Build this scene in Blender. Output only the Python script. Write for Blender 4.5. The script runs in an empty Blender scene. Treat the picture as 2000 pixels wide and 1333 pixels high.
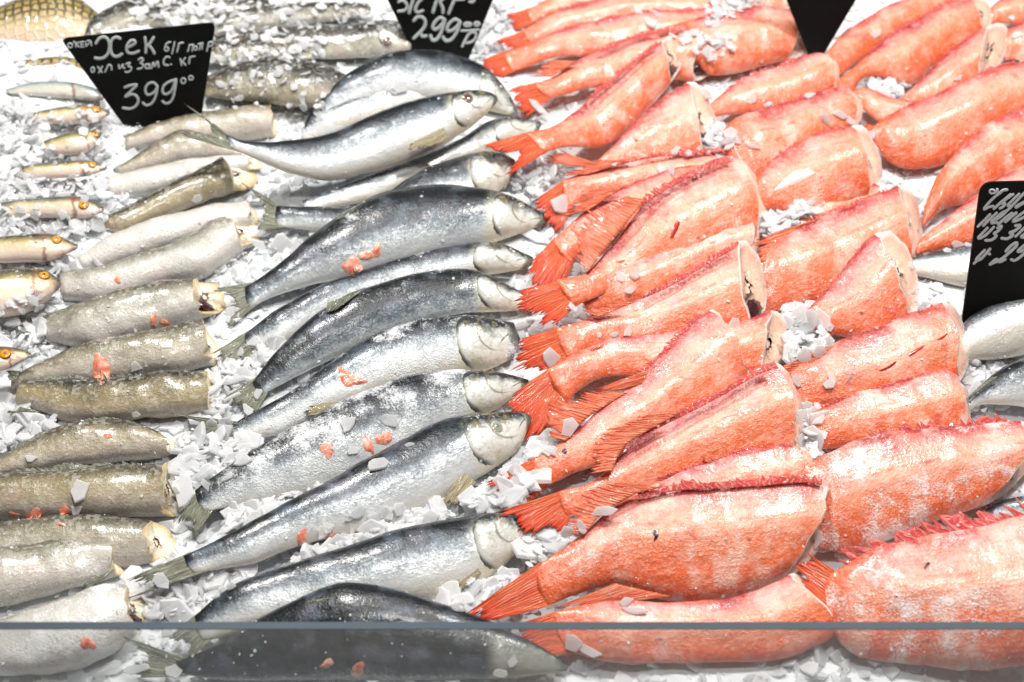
import bpy, bmesh, math, random
from mathutils import Vector, Matrix, noise
from mathutils.bvhtree import BVHTree

random.seed(7)
S = bpy.context.scene
COL = S.collection
R = math.radians

# ------------------------------------------------------------------ camera, light, exposure
PITCH, DIST = R(44), 1.15
CAM = Vector((0, -DIST * math.cos(PITCH), DIST * math.sin(PITCH)))
FWD = Vector((0, math.cos(PITCH), -math.sin(PITCH)))
RIGHT = Vector((1, 0, 0))
UP = Vector((0, math.sin(PITCH), math.cos(PITCH)))
KPX = math.tan(R(20)) / 1000.0

cd = bpy.data.cameras.new('camera')
cam = bpy.data.objects.new('camera', cd)
COL.objects.link(cam)
cam.location = CAM
cam.rotation_euler = (R(90) - PITCH, 0, 0)
cd.sensor_width = 36
cd.lens = 18 / math.tan(R(20))
cd.clip_start, cd.clip_end = 0.02, 50
cd.dof.use_dof = True
cd.dof.focus_distance = 1.06
cd.dof.aperture_fstop = 6.5
S.camera = cam

W = bpy.data.worlds.new('World')
S.world = W
W.use_nodes = True
W.node_tree.nodes['Background'].inputs[0].default_value = (0.95, 0.97, 1.0, 1)
W.node_tree.nodes['Background'].inputs[1].default_value = 0.11


def lamp(name, loc, target, size, power, col=(1, 0.97, 0.93)):
    l = bpy.data.lights.new(name, 'AREA')
    l.shape = 'RECTANGLE'
    l.size, l.size_y = size
    l.energy = power
    l.color = col
    o = bpy.data.objects.new(name, l)
    COL.objects.link(o)
    o.location = loc
    o.rotation_euler = (Vector(target) - Vector(loc)).to_track_quat('-Z', 'Y').to_euler()
    return o


lamp('counter_lamp', (-0.45, 0.75, 1.75), (-0.1, 0.1, 0), (0.20, 0.20), 30)
lamp('counter_lamp', (0.75, 0.6, 1.8), (0.2, 0.1, 0), (0.20, 0.20), 30)
lamp('counter_lamp', (0.15, -0.25, 1.9), (0.05, 0.1, 0), (0.22, 0.22), 13)

S.view_settings.view_transform = 'Standard'
S.view_settings.look = 'None'
S.view_settings.exposure = 0.05
S.view_settings.gamma = 1
S.view_settings.use_curve_mapping = False
S.cycles.use_denoising = True
S.cycles.max_bounces = 8
S.cycles.transmission_bounces = 8
S.cycles.caustics_reflective = False
S.cycles.caustics_refractive = False
S.cycles.sample_clamp_indirect = 6


# ------------------------------------------------------------------ helpers
def ray(x, y):
    return (FWD + RIGHT * ((x - 1000) * KPX) - UP * ((y - 666.5) * KPX)).normalized()


def on_plane(x, y, p0, n):
    d = ray(x, y)
    return CAM + d * ((p0 - CAM).dot(n) / d.dot(n))


def at(x, y, z=0.0):
    return on_plane(x, y, Vector((0, 0, z)), Vector((0, 0, 1)))


def toward_cam(p, d):
    return p + (CAM - p).normalized() * d


def catmull(pts, n):
    """n points evenly spread along a Catmull-Rom curve through pts (2-D tuples)."""
    P = [Vector(p) for p in pts]
    if len(P) == 1:
        return [P[0].copy() for _ in range(n)]
    P = [P[0] * 2 - P[1]] + P + [P[-1] * 2 - P[-2]]
    dense = []
    for i in range(1, len(P) - 2):
        p0, p1, p2, p3 = P[i - 1], P[i], P[i + 1], P[i + 2]
        for k in range(14):
            t = k / 14
            dense.append(0.5 * ((2 * p1) + (p2 - p0) * t + (2 * p0 - 5 * p1 + 4 * p2 - p3) * t * t
                                + (3 * p1 - p0 - 3 * p2 + p3) * t ** 3))
    dense.append(P[-2])
    L = [0]
    for a, b in zip(dense, dense[1:]):
        L.append(L[-1] + (b - a).length)
    out, j = [], 0
    for k in range(n):
        s = L[-1] * k / (n - 1)
        while j < len(L) - 2 and L[j + 1] < s:
            j += 1
        f = (s - L[j]) / max(1e-9, L[j + 1] - L[j])
        out.append(dense[j].lerp(dense[j + 1], f))
    return out


def smooth(a, b, x):
    t = min(1, max(0, (x - a) / (b - a)))
    return t * t * (3 - 2 * t)


SOLIDS = []      # (object that owns it, world verts, faces) for dropping flakes


def mesh_obj(name, verts, faces, mat, parent=None, uv=None, uv2=None, smooth_=True, solid=None):
    me = bpy.data.meshes.new(name)
    me.from_pydata([tuple(v) for v in verts], [], faces)
    if uv is not None:
        l = me.uv_layers.new(name='UVMap')
        for lp in me.loops:
            l.data[lp.index].uv = uv[lp.vertex_index]
    if uv2 is not None:
        l = me.uv_layers.new(name='metric')
        for lp in me.loops:
            l.data[lp.index].uv = uv2[lp.vertex_index]
    if smooth_:
        me.polygons.foreach_set('use_smooth', [True] * len(me.polygons))
    if mat:
        me.materials.append(mat)
    o = bpy.data.objects.new(name, me)
    COL.objects.link(o)
    if parent is not None:
        o.parent = parent
    return o


def thing(name, label, cat, loc, group=None):
    o = bpy.data.objects.new(name, None)
    o.empty_display_size = 0.02
    COL.objects.link(o)
    o.location = loc
    o['label'] = label
    o['category'] = cat
    if group:
        o['group'] = group
    return o


def tag(o, label, cat, group=None):
    o['label'] = label
    o['category'] = cat
    if group:
        o['group'] = group
    return o


# ------------------------------------------------------------------ materials
class NT:
    def __init__(self, name):
        self.m = bpy.data.materials.new(name)
        self.m.use_nodes = True
        self.t = self.m.node_tree
        self.b = self.t.nodes['Principled BSDF']

    def n(self, typ, **kw):
        nd = self.t.nodes.new('ShaderNode' + typ)
        for k, v in kw.items():
            setattr(nd, k, v)
        return nd

    def put(self, sock, v):
        if hasattr(v, 'links') or isinstance(v, bpy.types.NodeSocket):
            self.t.links.new(v, sock)
        elif isinstance(v, tuple) and len(v) == 3 and sock.type == 'RGBA':
            sock.default_value = (*v, 1)
        else:
            sock.default_value = v

    def math(self, op, a, b=0.0, clamp=False):
        nd = self.n('Math', operation=op, use_clamp=clamp)
        self.put(nd.inputs[0], a)
        self.put(nd.inputs[1], b)
        return nd.outputs[0]

    def mix(self, f, a, b, blend='MIX'):
        nd = self.n('Mix', data_type='RGBA', blend_type=blend)
        self.put(nd.inputs[0], f)
        self.put(nd.inputs[6], a)
        self.put(nd.inputs[7], b)
        return nd.outputs[2]

    def ramp(self, f, stops, interp='LINEAR'):
        nd = self.n('ValToRGB')
        cr = nd.color_ramp
        cr.interpolation = interp
        while len(cr.elements) < len(stops):
            cr.elements.new(0.5)
        for e, (p, c) in zip(cr.elements, stops):
            e.position = p
            e.color = (*c, 1) if isinstance(c, tuple) else (c, c, c, 1)
        self.put(nd.inputs[0], f)
        return nd.outputs[0]

    def smooth(self, v, a, b):
        nd = self.n('MapRange', interpolation_type='SMOOTHSTEP')
        self.put(nd.inputs[0], v)
        self.put(nd.inputs[1], a)
        self.put(nd.inputs[2], b)
        nd.inputs[3].default_value, nd.inputs[4].default_value = 0, 1
        return nd.outputs[0]

    def noise(self, vec, scale, detail=3, rough=0.55, dist=0.0):
        nd = self.n('TexNoise')
        self.put(nd.inputs['Vector'], vec)
        nd.inputs['Scale'].default_value = scale
        nd.inputs['Detail'].default_value = detail
        nd.inputs['Roughness'].default_value = rough
        nd.inputs['Distortion'].default_value = dist
        return nd.outputs[0]

    def vor(self, vec, scale, feature='F1', rnd=1.0, dims='2D'):
        nd = self.n('TexVoronoi', voronoi_dimensions=dims, feature=feature)
        self.put(nd.inputs['Vector'], vec)
        nd.inputs['Scale'].default_value = scale
        nd.inputs['Randomness'].default_value = rnd
        return nd

    def attr(self, name):
        nd = self.n('Attribute', attribute_type='OBJECT', attribute_name=name)
        return nd.outputs['Fac']

    def uv(self, name):
        return self.n('UVMap', uv_map=name).outputs[0]

    def objvec(self):
        tc = self.n('TexCoord').outputs['Object']
        rnd = self.n('ObjectInfo').outputs['Random']
        off = self.n('VectorMath', operation='ADD')
        self.put(off.inputs[0], tc)
        cmb = self.n('CombineXYZ')
        r2 = self.math('MULTIPLY', rnd, 37.0)
        for i in range(3):
            self.put(cmb.inputs[i], r2)
        self.put(off.inputs[1], cmb.outputs[0])
        return off.outputs[0]

    def sep(self, v):
        nd = self.n('SeparateXYZ')
        self.put(nd.inputs[0], v)
        return nd.outputs

    def scaled(self, v, s):
        nd = self.n('VectorMath', operation='MULTIPLY')
        self.put(nd.inputs[0], v)
        nd.inputs[1].default_value = s
        return nd.outputs[0]

    def bump(self, h, strength, dist, prev=None):
        nd = self.n('Bump')
        nd.inputs['Strength'].default_value = strength
        nd.inputs['Distance'].default_value = dist
        self.put(nd.inputs['Height'], h)
        if prev is not None:
            self.put(nd.inputs['Normal'], prev)
        return nd.outputs[0]

    def set(self, **kw):
        if 'Normal' in kw and kw.get('Coat_Weight') and 'Coat_Normal' not in kw:
            kw['Coat_Normal'] = kw['Normal']
        for k, v in kw.items():
            self.put(self.b.inputs[k.replace('_', ' ')], v)
        return self.m


def staggered_scales(T, size):
    """fish scales from the metric UV: returns (rim darkness 0..1, height, cell random)."""
    uvm = T.uv('metric')
    w = T.n('VectorMath', operation='MULTIPLY')
    T.put(w.inputs[0], uvm)
    w.inputs[1].default_value = (0.86 / size, 1.0 / size, 0)
    f1 = T.vor(w.outputs[0], 1.0, 'F1', 0.55)
    ed = T.vor(w.outputs[0], 1.0, 'DISTANCE_TO_EDGE', 0.55)
    # each cell is higher at its free, tail-side edge
    rel = T.n('VectorMath', operation='SUBTRACT')
    T.put(rel.inputs[0], w.outputs[0])
    T.put(rel.inputs[1], f1.outputs['Position'])
    dx = T.sep(rel.outputs[0])[0]
    rim0 = T.math('SUBTRACT', 1.0, T.smooth(ed.outputs['Distance'], 0.02, 0.16))
    rim = T.math('MULTIPLY', rim0, T.smooth(dx, 0.25, -0.2))
    h = T.math('ADD', T.math('MULTIPLY', T.smooth(ed.outputs['Distance'], 0.0, 0.2), 0.6), T.math('MULTIPLY', dx, -0.45))
    cell = T.n('SeparateColor')
    T.put(cell.inputs[0], f1.outputs['Color'])
    return rim, h, cell.outputs[0]


def frost_mask(T, ov, fr):
    big = T.noise(ov, 38, 5, 0.62)
    fine = T.noise(ov, 700, 3, 0.7)
    m = T.math('ADD', big, T.math('MULTIPLY', T.math('SUBTRACT', fine, 0.5), 0.55))
    edge = T.math('SUBTRACT', 0.93, T.math('MULTIPLY', fr, 0.58))
    d = T.math('SUBTRACT', m, edge)
    return T.smooth(d, -0.05, 0.13), fine


def mat_herring():
    T = NT('herring_skin')
    u, v, _ = T.sep(T.uv('UVMap'))
    ov = T.objvec()
    n1 = T.noise(ov, 26, 3)
    n2 = T.noise(ov, 150, 4, 0.65)
    n3 = T.noise(ov, 480, 3, 0.7)
    vv = T.math('ADD', T.math('ADD', v, 0.05), T.math('MULTIPLY', T.math('SUBTRACT', n1, 0.5), 0.22))
    vv = T.math('ADD', vv, T.math('MULTIPLY', T.math('SUBTRACT', n2, 0.5), 0.24))
    vv = T.math('ADD', vv, T.attr('dark'))
    base = T.ramp(vv, [(0.05, (0.72, 0.67, 0.58)), (0.20, (0.74, 0.745, 0.73)), (0.38, (0.50, 0.53, 0.54)),
                       (0.53, (0.15, 0.172, 0.19)), (0.65, (0.030, 0.037, 0.045)), (0.86, (0.006, 0.0075, 0.009))])
    irid = T.math('MULTIPLY', T.smooth(T.noise(ov, 60, 2), 0.5, 0.7), T.math('MULTIPLY', T.smooth(vv, 0.35, 0.6), 0.5))
    base = T.mix(T.math('MULTIPLY', irid, .7), base, (0.17, 0.225, 0.28))
    lilac = T.math('MULTIPLY', T.smooth(T.noise(ov, 33, 2), 0.55, 0.72), 0.18)
    base = T.mix(lilac, base, (0.50, 0.46, 0.58))
    rim, saw, cell = staggered_scales(T, 0.0036)
    body = T.math('SUBTRACT', 1.0, T.smooth(u, 0.78, 0.82))
    body = T.math('MULTIPLY', body, T.attr('scales'))
    k = T.math('MULTIPLY', T.math('MULTIPLY', rim, T.smooth(T.noise(ov, 45, 2), 0.42, 0.66)), T.math('MULTIPLY', body, T.math('MULTIPLY', T.smooth(vv, 0.25, 0.5), 0.6)))
    base = T.mix(k, base, (0.03, 0.04, 0.055))
    glint = T.math('MULTIPLY', T.smooth(cell, 0.6, 1.0), T.math('MULTIPLY', body, T.math('MULTIPLY', T.smooth(vv, .66, .45), 0.14)))
    base = T.mix(glint, base, (0.62, 0.68, 0.74))
    # speckle
    base = T.mix(T.math('MULTIPLY', T.math('MULTIPLY', T.smooth(n3, 0.53, 0.66), T.math('SUBTRACT', 1.05, T.smooth(vv, .45, .66))), 0.5), base, (0.70, 0.73, 0.75))
    base = T.mix(T.math('MULTIPLY', T.math('MULTIPLY', T.smooth(n3, 0.46, 0.32), T.smooth(vv, 0.15, 0.5)), 0.6), base, (0.03, 0.036, 0.043))
    # head: olive and yellowish stains
    head = T.math('MULTIPLY', T.smooth(u, 0.78, 0.83), T.attr('head'))
    hc = T.ramp(T.math('ADD', v, T.math('MULTIPLY', T.math('SUBTRACT', n2, 0.5), 0.7)),
                [(0.1, (0.72, 0.66, 0.50)), (0.35, (0.70, 0.70, 0.62)), (0.6, (0.50, 0.52, 0.42)), (0.78, (0.20, 0.22, 0.18)), (0.9, (0.03, 0.035, 0.04))])
    base = T.mix(head, base, hc)
    bro = T.math('MULTIPLY', T.smooth(T.noise(ov, 70, 3), 0.58, 0.7), T.math('MULTIPLY', head, 0.6))
    base = T.mix(bro, base, (0.42, 0.25, 0.12))
    tip = T.math('MULTIPLY', T.smooth(u, 0.965, 0.99), T.attr('head'))
    base = T.mix(T.math('MULTIPLY', tip, 0.8), base, (0.03, 0.035, 0.035))
    fm, fine = frost_mask(T, ov, T.attr('frost'))
    base = T.mix(T.math('MULTIPLY', fm, 0.80), base, (0.80, 0.83, 0.85))
    rough = T.math('ADD', T.math('ADD', 0.22, T.math('MULTIPLY', T.noise(ov, 90, 3), 0.2)), T.math('MULTIPLY', fm, 0.35))
    h = T.math('ADD', T.math('MULTIPLY', T.math('MULTIPLY', saw, body), 0.25), T.math('MULTIPLY', n3, 1.0))
    nrm = T.bump(n2, 0.5, 0.0012)
    cn = T.bump(n3, 0.15, 0.0004, T.bump(n2, 0.35, 0.0010))
    nrm = T.bump(h, 0.5, 0.0005, nrm)
    nrm = T.bump(T.math('MULTIPLY', fm, T.math('ADD', fine, 1.0)), 0.5, 0.0008, nrm)
    return T.set(Base_Color=base, Roughness=rough, Normal=nrm, Specular_IOR_Level=0.5, Metallic=T.math('MULTIPLY', T.math('SUBTRACT', 1.0, fm), 0.22), Coat_Weight=0.28, Coat_Roughness=0.12, Coat_Normal=cn)


def mat_redfish():
    T = NT('redfish_skin')
    u, v, _ = T.sep(T.uv('UVMap'))
    ov = T.objvec()
    n1 = T.noise(ov, 30, 3)
    n2 = T.noise(ov, 110, 4, 0.6)
    n3 = T.noise(ov, 420, 3, 0.7)
    vv = T.math('ADD', v, T.math('MULTIPLY', T.math('SUBTRACT', n1, 0.5), 0.42))
    vv = T.math('ADD', vv, T.math('MULTIPLY', T.math('SUBTRACT', n2, 0.5), 0.16))
    base = T.ramp(vv, [(0.04, (0.76, 0.125, 0.05)), (0.18, (0.78, 0.12, 0.022)), (0.38, (0.84, 0.215, 0.09)), (0.60, (0.89, 0.355, 0.22)),  # deeper orange below, paler mid flank: shading and sheen put into the colour
                       (0.80, (0.84, 0.25, 0.20)), (0.90, (0.60, 0.07, 0.07)), (0.97, (0.38, 0.022, 0.032))])
    orange = T.smooth(T.noise(ov, 21, 3, 0.6), 0.50, 0.68)
    base = T.mix(T.math('MULTIPLY', orange, T.attr('orange')), base, (0.77, 0.15, 0.03))
    pale = T.smooth(T.noise(T.scaled(ov, (1.3, 1, 1)), 27, 4, 0.6), 0.47, 0.66)
    base = T.mix(T.math('MULTIPLY', pale, T.math('MULTIPLY', T.attr('pale'), 0.80)), base, (0.95, 0.72, 0.60))
    lil = T.smooth(T.noise(ov, 48, 3), 0.60, 0.74)
    base = T.mix(T.math('MULTIPLY', lil, 0.35), base, (0.62, 0.36, 0.42))
    red = T.smooth(T.noise(ov, 75, 4, 0.65), 0.57, 0.70)
    base = T.mix(T.math('MULTIPLY', red, 0.6), base, (0.66, 0.075, 0.045))
    stk = T.noise(T.scaled(T.uv('metric'), (26, 150, 1)), 1.0, 4, 0.6)
    base = T.mix(T.math('MULTIPLY', T.smooth(stk, 0.54, 0.68), 0.40), base, (0.66, 0.085, 0.04))
    base = T.mix(T.math('MULTIPLY', T.smooth(stk, 0.46, 0.33), 0.22), base, (0.94, 0.62, 0.47))
    tailr = T.math('SUBTRACT', 1.0, T.smooth(T.math('ADD', u, T.math('MULTIPLY', T.math('SUBTRACT', n2, .5), .2)), 0.02, 0.30))
    base = T.mix(T.math('MULTIPLY', tailr, T.attr('redtail')), base, (0.76, 0.13, 0.035))
    rim, saw, cell = staggered_scales(T, 0.0031)
    sm = T.smooth(T.noise(ov, 40, 2), 0.40, 0.62)
    base = T.mix(T.math('MULTIPLY', T.math('MULTIPLY', rim, sm), 0.16), base, (0.66, 0.10, 0.035))
    base = T.mix(T.math('MULTIPLY', T.smooth(cell, 0.55, 1.0), 0.16), base, (0.93, 0.66, 0.55))
    base = T.mix(T.math('MULTIPLY', T.smooth(n3, 0.54, 0.68), 0.24), base, (0.93, 0.70, 0.60))
    # short bruise streaks along the lateral line
    lat = T.math('SUBTRACT', 1.0, T.smooth(T.math('ABSOLUTE', T.math('SUBTRACT', T.math('ADD', v, T.math('MULTIPLY', T.math('SUBTRACT', n1, .5), .1)), 0.62)), 0.004, 0.03))
    base = T.mix(T.math('MULTIPLY', T.math('MULTIPLY', lat, T.smooth(T.noise(ov, 55, 2), 0.5, 0.62)), 0.55), base, (0.62, 0.05, 0.03))
    sp = T.vor(ov, 34, rnd=1.0, dims='3D')
    spot = T.math('SUBTRACT', 1.0, T.smooth(sp.outputs['Distance'], 0.03, 0.085))
    base = T.mix(T.math('MULTIPLY', spot, 0.75), base, (0.34, 0.03, 0.02))
    fm, fine = frost_mask(T, ov, T.attr('frost'))
    base = T.mix(T.math('MULTIPLY', fm, 0.85), base, (0.94, 0.84, 0.81))
    rough = T.math('ADD', T.math('ADD', 0.20, T.math('MULTIPLY', T.noise(ov, 90, 3), 0.22)), T.math('MULTIPLY', fm, 0.3))
    h = T.math('ADD', T.math('MULTIPLY', T.math('MULTIPLY', saw, sm), 0.55), T.math('MULTIPLY', n3, 1.1))
    nrm = T.bump(n2, 0.7, 0.0022)
    cn = T.bump(h, 0.25, 0.0005, T.bump(n2, 0.4, 0.0014))
    nrm = T.bump(h, 0.7, 0.0007, nrm)
    nrm = T.bump(T.math('ADD', fine, T.math('MULTIPLY', fm, 1.3)), 0.45, 0.0008, nrm)
    return T.set(Base_Color=base, Roughness=rough, Normal=nrm, Specular_IOR_Level=0.7, Subsurface_Weight=0.2,
                 Subsurface_Radius=(0.006, 0.002, 0.001), Subsurface_Scale=0.6, Coat_Weight=0.36, Coat_Roughness=0.13, Coat_Normal=cn)


def mat_hake():
    T = NT('hake_skin')
    u, v, _ = T.sep(T.uv('UVMap'))
    ov = T.objvec()
    n1 = T.noise(ov, 28, 3)
    n2 = T.noise(ov, 130, 4, 0.65)
    n3 = T.noise(ov, 560, 3, 0.75)
    vv = T.math('ADD', v, T.math('MULTIPLY', T.math('SUBTRACT', n1, 0.5), 0.34))
    vv = T.math('ADD', vv, T.math('MULTIPLY', T.math('SUBTRACT', n2, 0.5), 0.16))
    vv = T.math('ADD', vv, T.attr('dark'))
    silver = T.ramp(vv, [(0.08, (0.66, 0.63, 0.59)), (0.30, (0.58, 0.565, 0.53)), (0.52, (0.34, 0.335, 0.29)), (0.70, (0.15, 0.145, 0.11)), (0.88, (0.03, 0.03, 0.025))])
    brown = T.ramp(vv, [(0.06, (0.52, 0.44, 0.36)), (0.25, (0.41, 0.335, 0.205)), (0.48, (0.28, 0.225, 0.105)), (0.70, (0.12, 0.096, 0.043)), (0.88, (0.018, 0.016, 0.013))])
    base = T.mix(T.attr('tone'), silver, brown)
    mot = T.noise(ov, 52, 4, .62)
    base = T.mix(T.math('MULTIPLY', T.smooth(mot, .50, .68), T.math('MULTIPLY', T.smooth(vv, .2, .45), .5)), base, (0.085, 0.072, 0.05))
    rim, saw, cell = staggered_scales(T, 0.0026)
    base = T.mix(T.math('MULTIPLY', rim, 0.18), base, (0.10, 0.09, 0.06))
    base = T.mix(T.math('MULTIPLY', T.smooth(cell, 0.6, 1.0), 0.25), base, (0.80, 0.78, 0.70))
    base = T.mix(T.math('MULTIPLY', T.smooth(n3, 0.56, 0.68), 0.35), base, (0.72, 0.69, 0.63))
    base = T.mix(T.math('MULTIPLY', T.smooth(n3, 0.43, 0.30), 0.55), base, (0.09, 0.08, 0.06))
    pk = T.smooth(T.noise(ov, 36, 3), 0.58, 0.72)
    base = T.mix(T.math('MULTIPLY', pk, 0.3), base, (0.58, 0.40, 0.36))
    fm, fine = frost_mask(T, ov, T.attr('frost'))
    base = T.mix(T.math('MULTIPLY', fm, 0.9), base, (0.87, 0.87, 0.86))
    rough = T.math('ADD', 0.25, T.math('MULTIPLY', fm, 0.35))
    nrm = T.bump(n2, 0.6, 0.0016)
    cn = T.bump(n2, 0.4, 0.0012)
    nrm = T.bump(T.math('ADD', T.math('MULTIPLY', saw, 0.5), n3), 0.45, 0.0004, nrm)
    nrm = T.bump(T.math('ADD', fine, fm), 0.4, 0.0008, nrm)
    return T.set(Base_Color=base, Roughness=rough, Normal=nrm, Specular_IOR_Level=0.5, Coat_Weight=0.45, Coat_Roughness=0.1, Coat_Normal=cn)


def mat_carp():
    T = NT('carp_skin')
    u, v, _ = T.sep(T.uv('UVMap'))
    ov = T.objvec()
    rim, saw, cell = staggered_scales(T, 0.0085)
    n2 = T.noise(ov, 140, 4)
    base = T.ramp(T.math('ADD', v, T.math('MULTIPLY', T.math('SUBTRACT', n2, .5), .3)),
                  [(0.1, (0.80, 0.62, 0.46)), (0.35, (0.66, 0.52, 0.30)), (0.6, (0.40, 0.29, 0.09)), (0.9, (0.20, 0.16, 0.06))])
    w = T.scaled(T.uv('metric'), (1 / .0085, 1 / .0095, 0))
    ed = T.vor(w, 1.0, 'DISTANCE_TO_EDGE', 0.35)
    k = T.math('MULTIPLY', T.math('SUBTRACT', 1.0, T.smooth(ed.outputs['Distance'], 0.08, 0.26)), T.smooth(v, 0.2, 0.5))
    base = T.mix(T.math('MULTIPLY', k, 0.85), base, (0.035, 0.035, 0.025))
    nrm = T.bump(T.math('ADD', saw, T.math('MULTIPLY', n2, .6)), 0.7, 0.0012)
    return T.set(Base_Color=base, Roughness=0.2, Normal=nrm, Coat_Weight=0.5)


def mat_smelt():
    T = NT('small_fish_skin')
    u, v, _ = T.sep(T.uv('UVMap'))
    ov = T.objvec()
    n1 = T.noise(ov, 60, 3)
    n2 = T.noise(ov, 260, 4, .65)
    vv = T.math('ADD', v, T.math('MULTIPLY', T.math('SUBTRACT', n1, .5), .4))
    base = T.ramp(vv, [(0.05, (0.78, 0.62, 0.54)), (0.3, (0.74, 0.62, 0.46)), (0.52, (0.60, 0.48, 0.24)), (0.68, (0.24, 0.21, 0.11)), (0.85, (0.035, 0.036, 0.03))])
    silver = T.ramp(vv, [(0.1, (0.8, 0.76, 0.66)), (0.5, (0.5, 0.52, 0.46)), (0.75, (0.2, 0.26, 0.28)), (0.92, (0.05, 0.07, 0.09))])
    base = T.mix(T.attr('tone'), base, silver)
    bl = T.math('MULTIPLY', T.smooth(T.noise(ov, 85, 3), 0.54, 0.66), T.smooth(u, 0.5, 0.7))
    base = T.mix(T.math('MULTIPLY', bl, 0.6), base, (0.34, 0.08, 0.04))
    tip = T.smooth(u, 0.90, 0.985)
    base = T.mix(T.math('MULTIPLY', tip, 0.85), base, (0.09, 0.05, 0.045))
    gill = T.math('SUBTRACT', 1.0, T.smooth(T.math('ABSOLUTE', T.math('SUBTRACT', T.math('ADD', u, T.math('MULTIPLY', T.math('SUBTRACT', n2, .5), .12)), 0.70)), 0.006, 0.03))
    base = T.mix(T.math('MULTIPLY', gill, 0.7), base, (0.20, 0.07, 0.035))
    base = T.mix(T.math('MULTIPLY', T.smooth(n2, 0.58, 0.7), 0.5), base, (0.86, 0.80, 0.66))
    nrm = T.bump(n2, 0.6, 0.001)
    return T.set(Base_Color=base, Roughness=0.16, Normal=nrm, Coat_Weight=0.6)


def mat_fin(name, c_ray, c_mem, c_tip, rays_dark=0.7, trans=0.25):
    T = NT(name)
    x, y, _ = T.sep(T.uv('UVMap'))
    ov = T.objvec()
    n2 = T.noise(ov, 160, 3)
    wv = T.noise(T.scaled(T.uv('UVMap'), (0.45, 1.3, 1)), 1.0, 3)
    x = T.math('ADD', x, T.math('MULTIPLY', T.math('SUBTRACT', wv, .5), 3.0))
    big = T.noise(T.scaled(T.uv('UVMap'), (0.22, 0.7, 1)), 1.0, 2)
    f = T.math('ABSOLUTE', T.math('SUBTRACT', T.math('FRACT', x), 0.5))
    f2 = T.math('ABSOLUTE', T.math('SUBTRACT', T.math('FRACT', T.math('MULTIPLY', x, 2.0)), 0.5))
    rayk = T.math('MAXIMUM', T.smooth(f, 0.24, 0.46), T.math('MULTIPLY', T.smooth(f2, 0.30, 0.48), 0.55))
    base = T.mix(T.math('MULTIPLY', rayk, rays_dark), c_mem, c_ray)
    base = T.mix(T.math('MULTIPLY', T.smooth(y, 0.45, 1.0), 0.7), base, c_tip)
    base = T.mix(T.math('MULTIPLY', T.smooth(n2, 0.5, 0.68), 0.45), base, c_mem)
    base = T.mix(T.math('MULTIPLY', T.smooth(big, .48, .66), .6), base, c_tip)
    nrm = T.bump(T.math('ADD', rayk, T.math('MULTIPLY', n2, .8)), 0.6, 0.0006)
    return T.set(Base_Color=base, Roughness=0.27, Normal=nrm, Coat_Weight=0.4, Transmission_Weight=trans, IOR=1.15)


def mat_flesh(name, mid, rimc, edge, cav_c=(0.10, 0.018, 0.02)):
    T = NT(name)
    uv = T.uv('UVMap')
    x, y, _ = T.sep(uv)
    ov = T.objvec()
    n2 = T.noise(ov, 95, 4, .6)
    n3 = T.noise(ov, 420, 3, .6)
    cx = T.math('SUBTRACT', T.math('MULTIPLY', x, 2.0), 1.0)
    cy = T.math('SUBTRACT', T.math('MULTIPLY', y, 2.0), 1.0)
    r = T.math('SQRT', T.math('ADD', T.math('MULTIPLY', cx, cx), T.math('MULTIPLY', cy, cy)))
    rr = T.math('ADD', r, T.math('MULTIPLY', T.math('SUBTRACT', n2, .5), .25))
    base = T.ramp(rr, [(0.0, mid), (0.55, mid), (0.8, rimc), (0.93, edge), (1.0, edge)])
    base = T.mix(T.math('MULTIPLY', T.smooth(n2, .52, .68), .5), base, rimc)
    vx = T.math('SUBTRACT', cx, 0.18)
    vr = T.math('SQRT', T.math('ADD', T.math('MULTIPLY', vx, vx), T.math('MULTIPLY', T.math('MULTIPLY', cy, cy), 0.35)))
    vr = T.math('ADD', vr, T.math('MULTIPLY', T.math('SUBTRACT', n3, .5), .08))
    base = T.mix(T.math('SUBTRACT', 1.0, T.smooth(vr, .10, .14)), base, T.ramp(T.math('MULTIPLY', vr, 8.0), [(0.25, (0.30, 0.10, 0.07)), (0.45, (0.85, 0.76, 0.66)), (0.9, (0.62, 0.34, 0.24))]))
    bl = T.math('MULTIPLY', T.smooth(T.noise(ov, 150, 4, .65), .56, .68), T.smooth(cx, .4, -.5))
    base = T.mix(T.math('MULTIPLY', bl, .65), base, cav_c)
    dx = T.math('DIVIDE', T.math('ADD', cx, 0.60), 0.30)
    dy = T.math('DIVIDE', cy, 0.62)
    cd_ = T.math('SQRT', T.math('ADD', T.math('MULTIPLY', dx, dx), T.math('MULTIPLY', dy, dy)))
    cd_ = T.math('ADD', cd_, T.math('MULTIPLY', T.math('SUBTRACT', n3, .5), .9))
    cm = T.math('MULTIPLY', T.math('SUBTRACT', 1.0, T.smooth(cd_, .75, 1.05)), T.attr('cavity'))
    cc = T.mix(T.smooth(n3, .45, .65), (0.015, 0.008, 0.01), cav_c)
    base = T.mix(cm, base, cc)
    nrm = T.bump(T.math('ADD', n2, T.math('MULTIPLY', n3, .5)), .6, 0.002)
    return T.set(Base_Color=base, Roughness=0.25, Normal=nrm, Subsurface_Weight=0.25, Subsurface_Radius=(0.006, 0.003, 0.002),
                 Subsurface_Scale=0.6, Coat_Weight=0.4)


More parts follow.
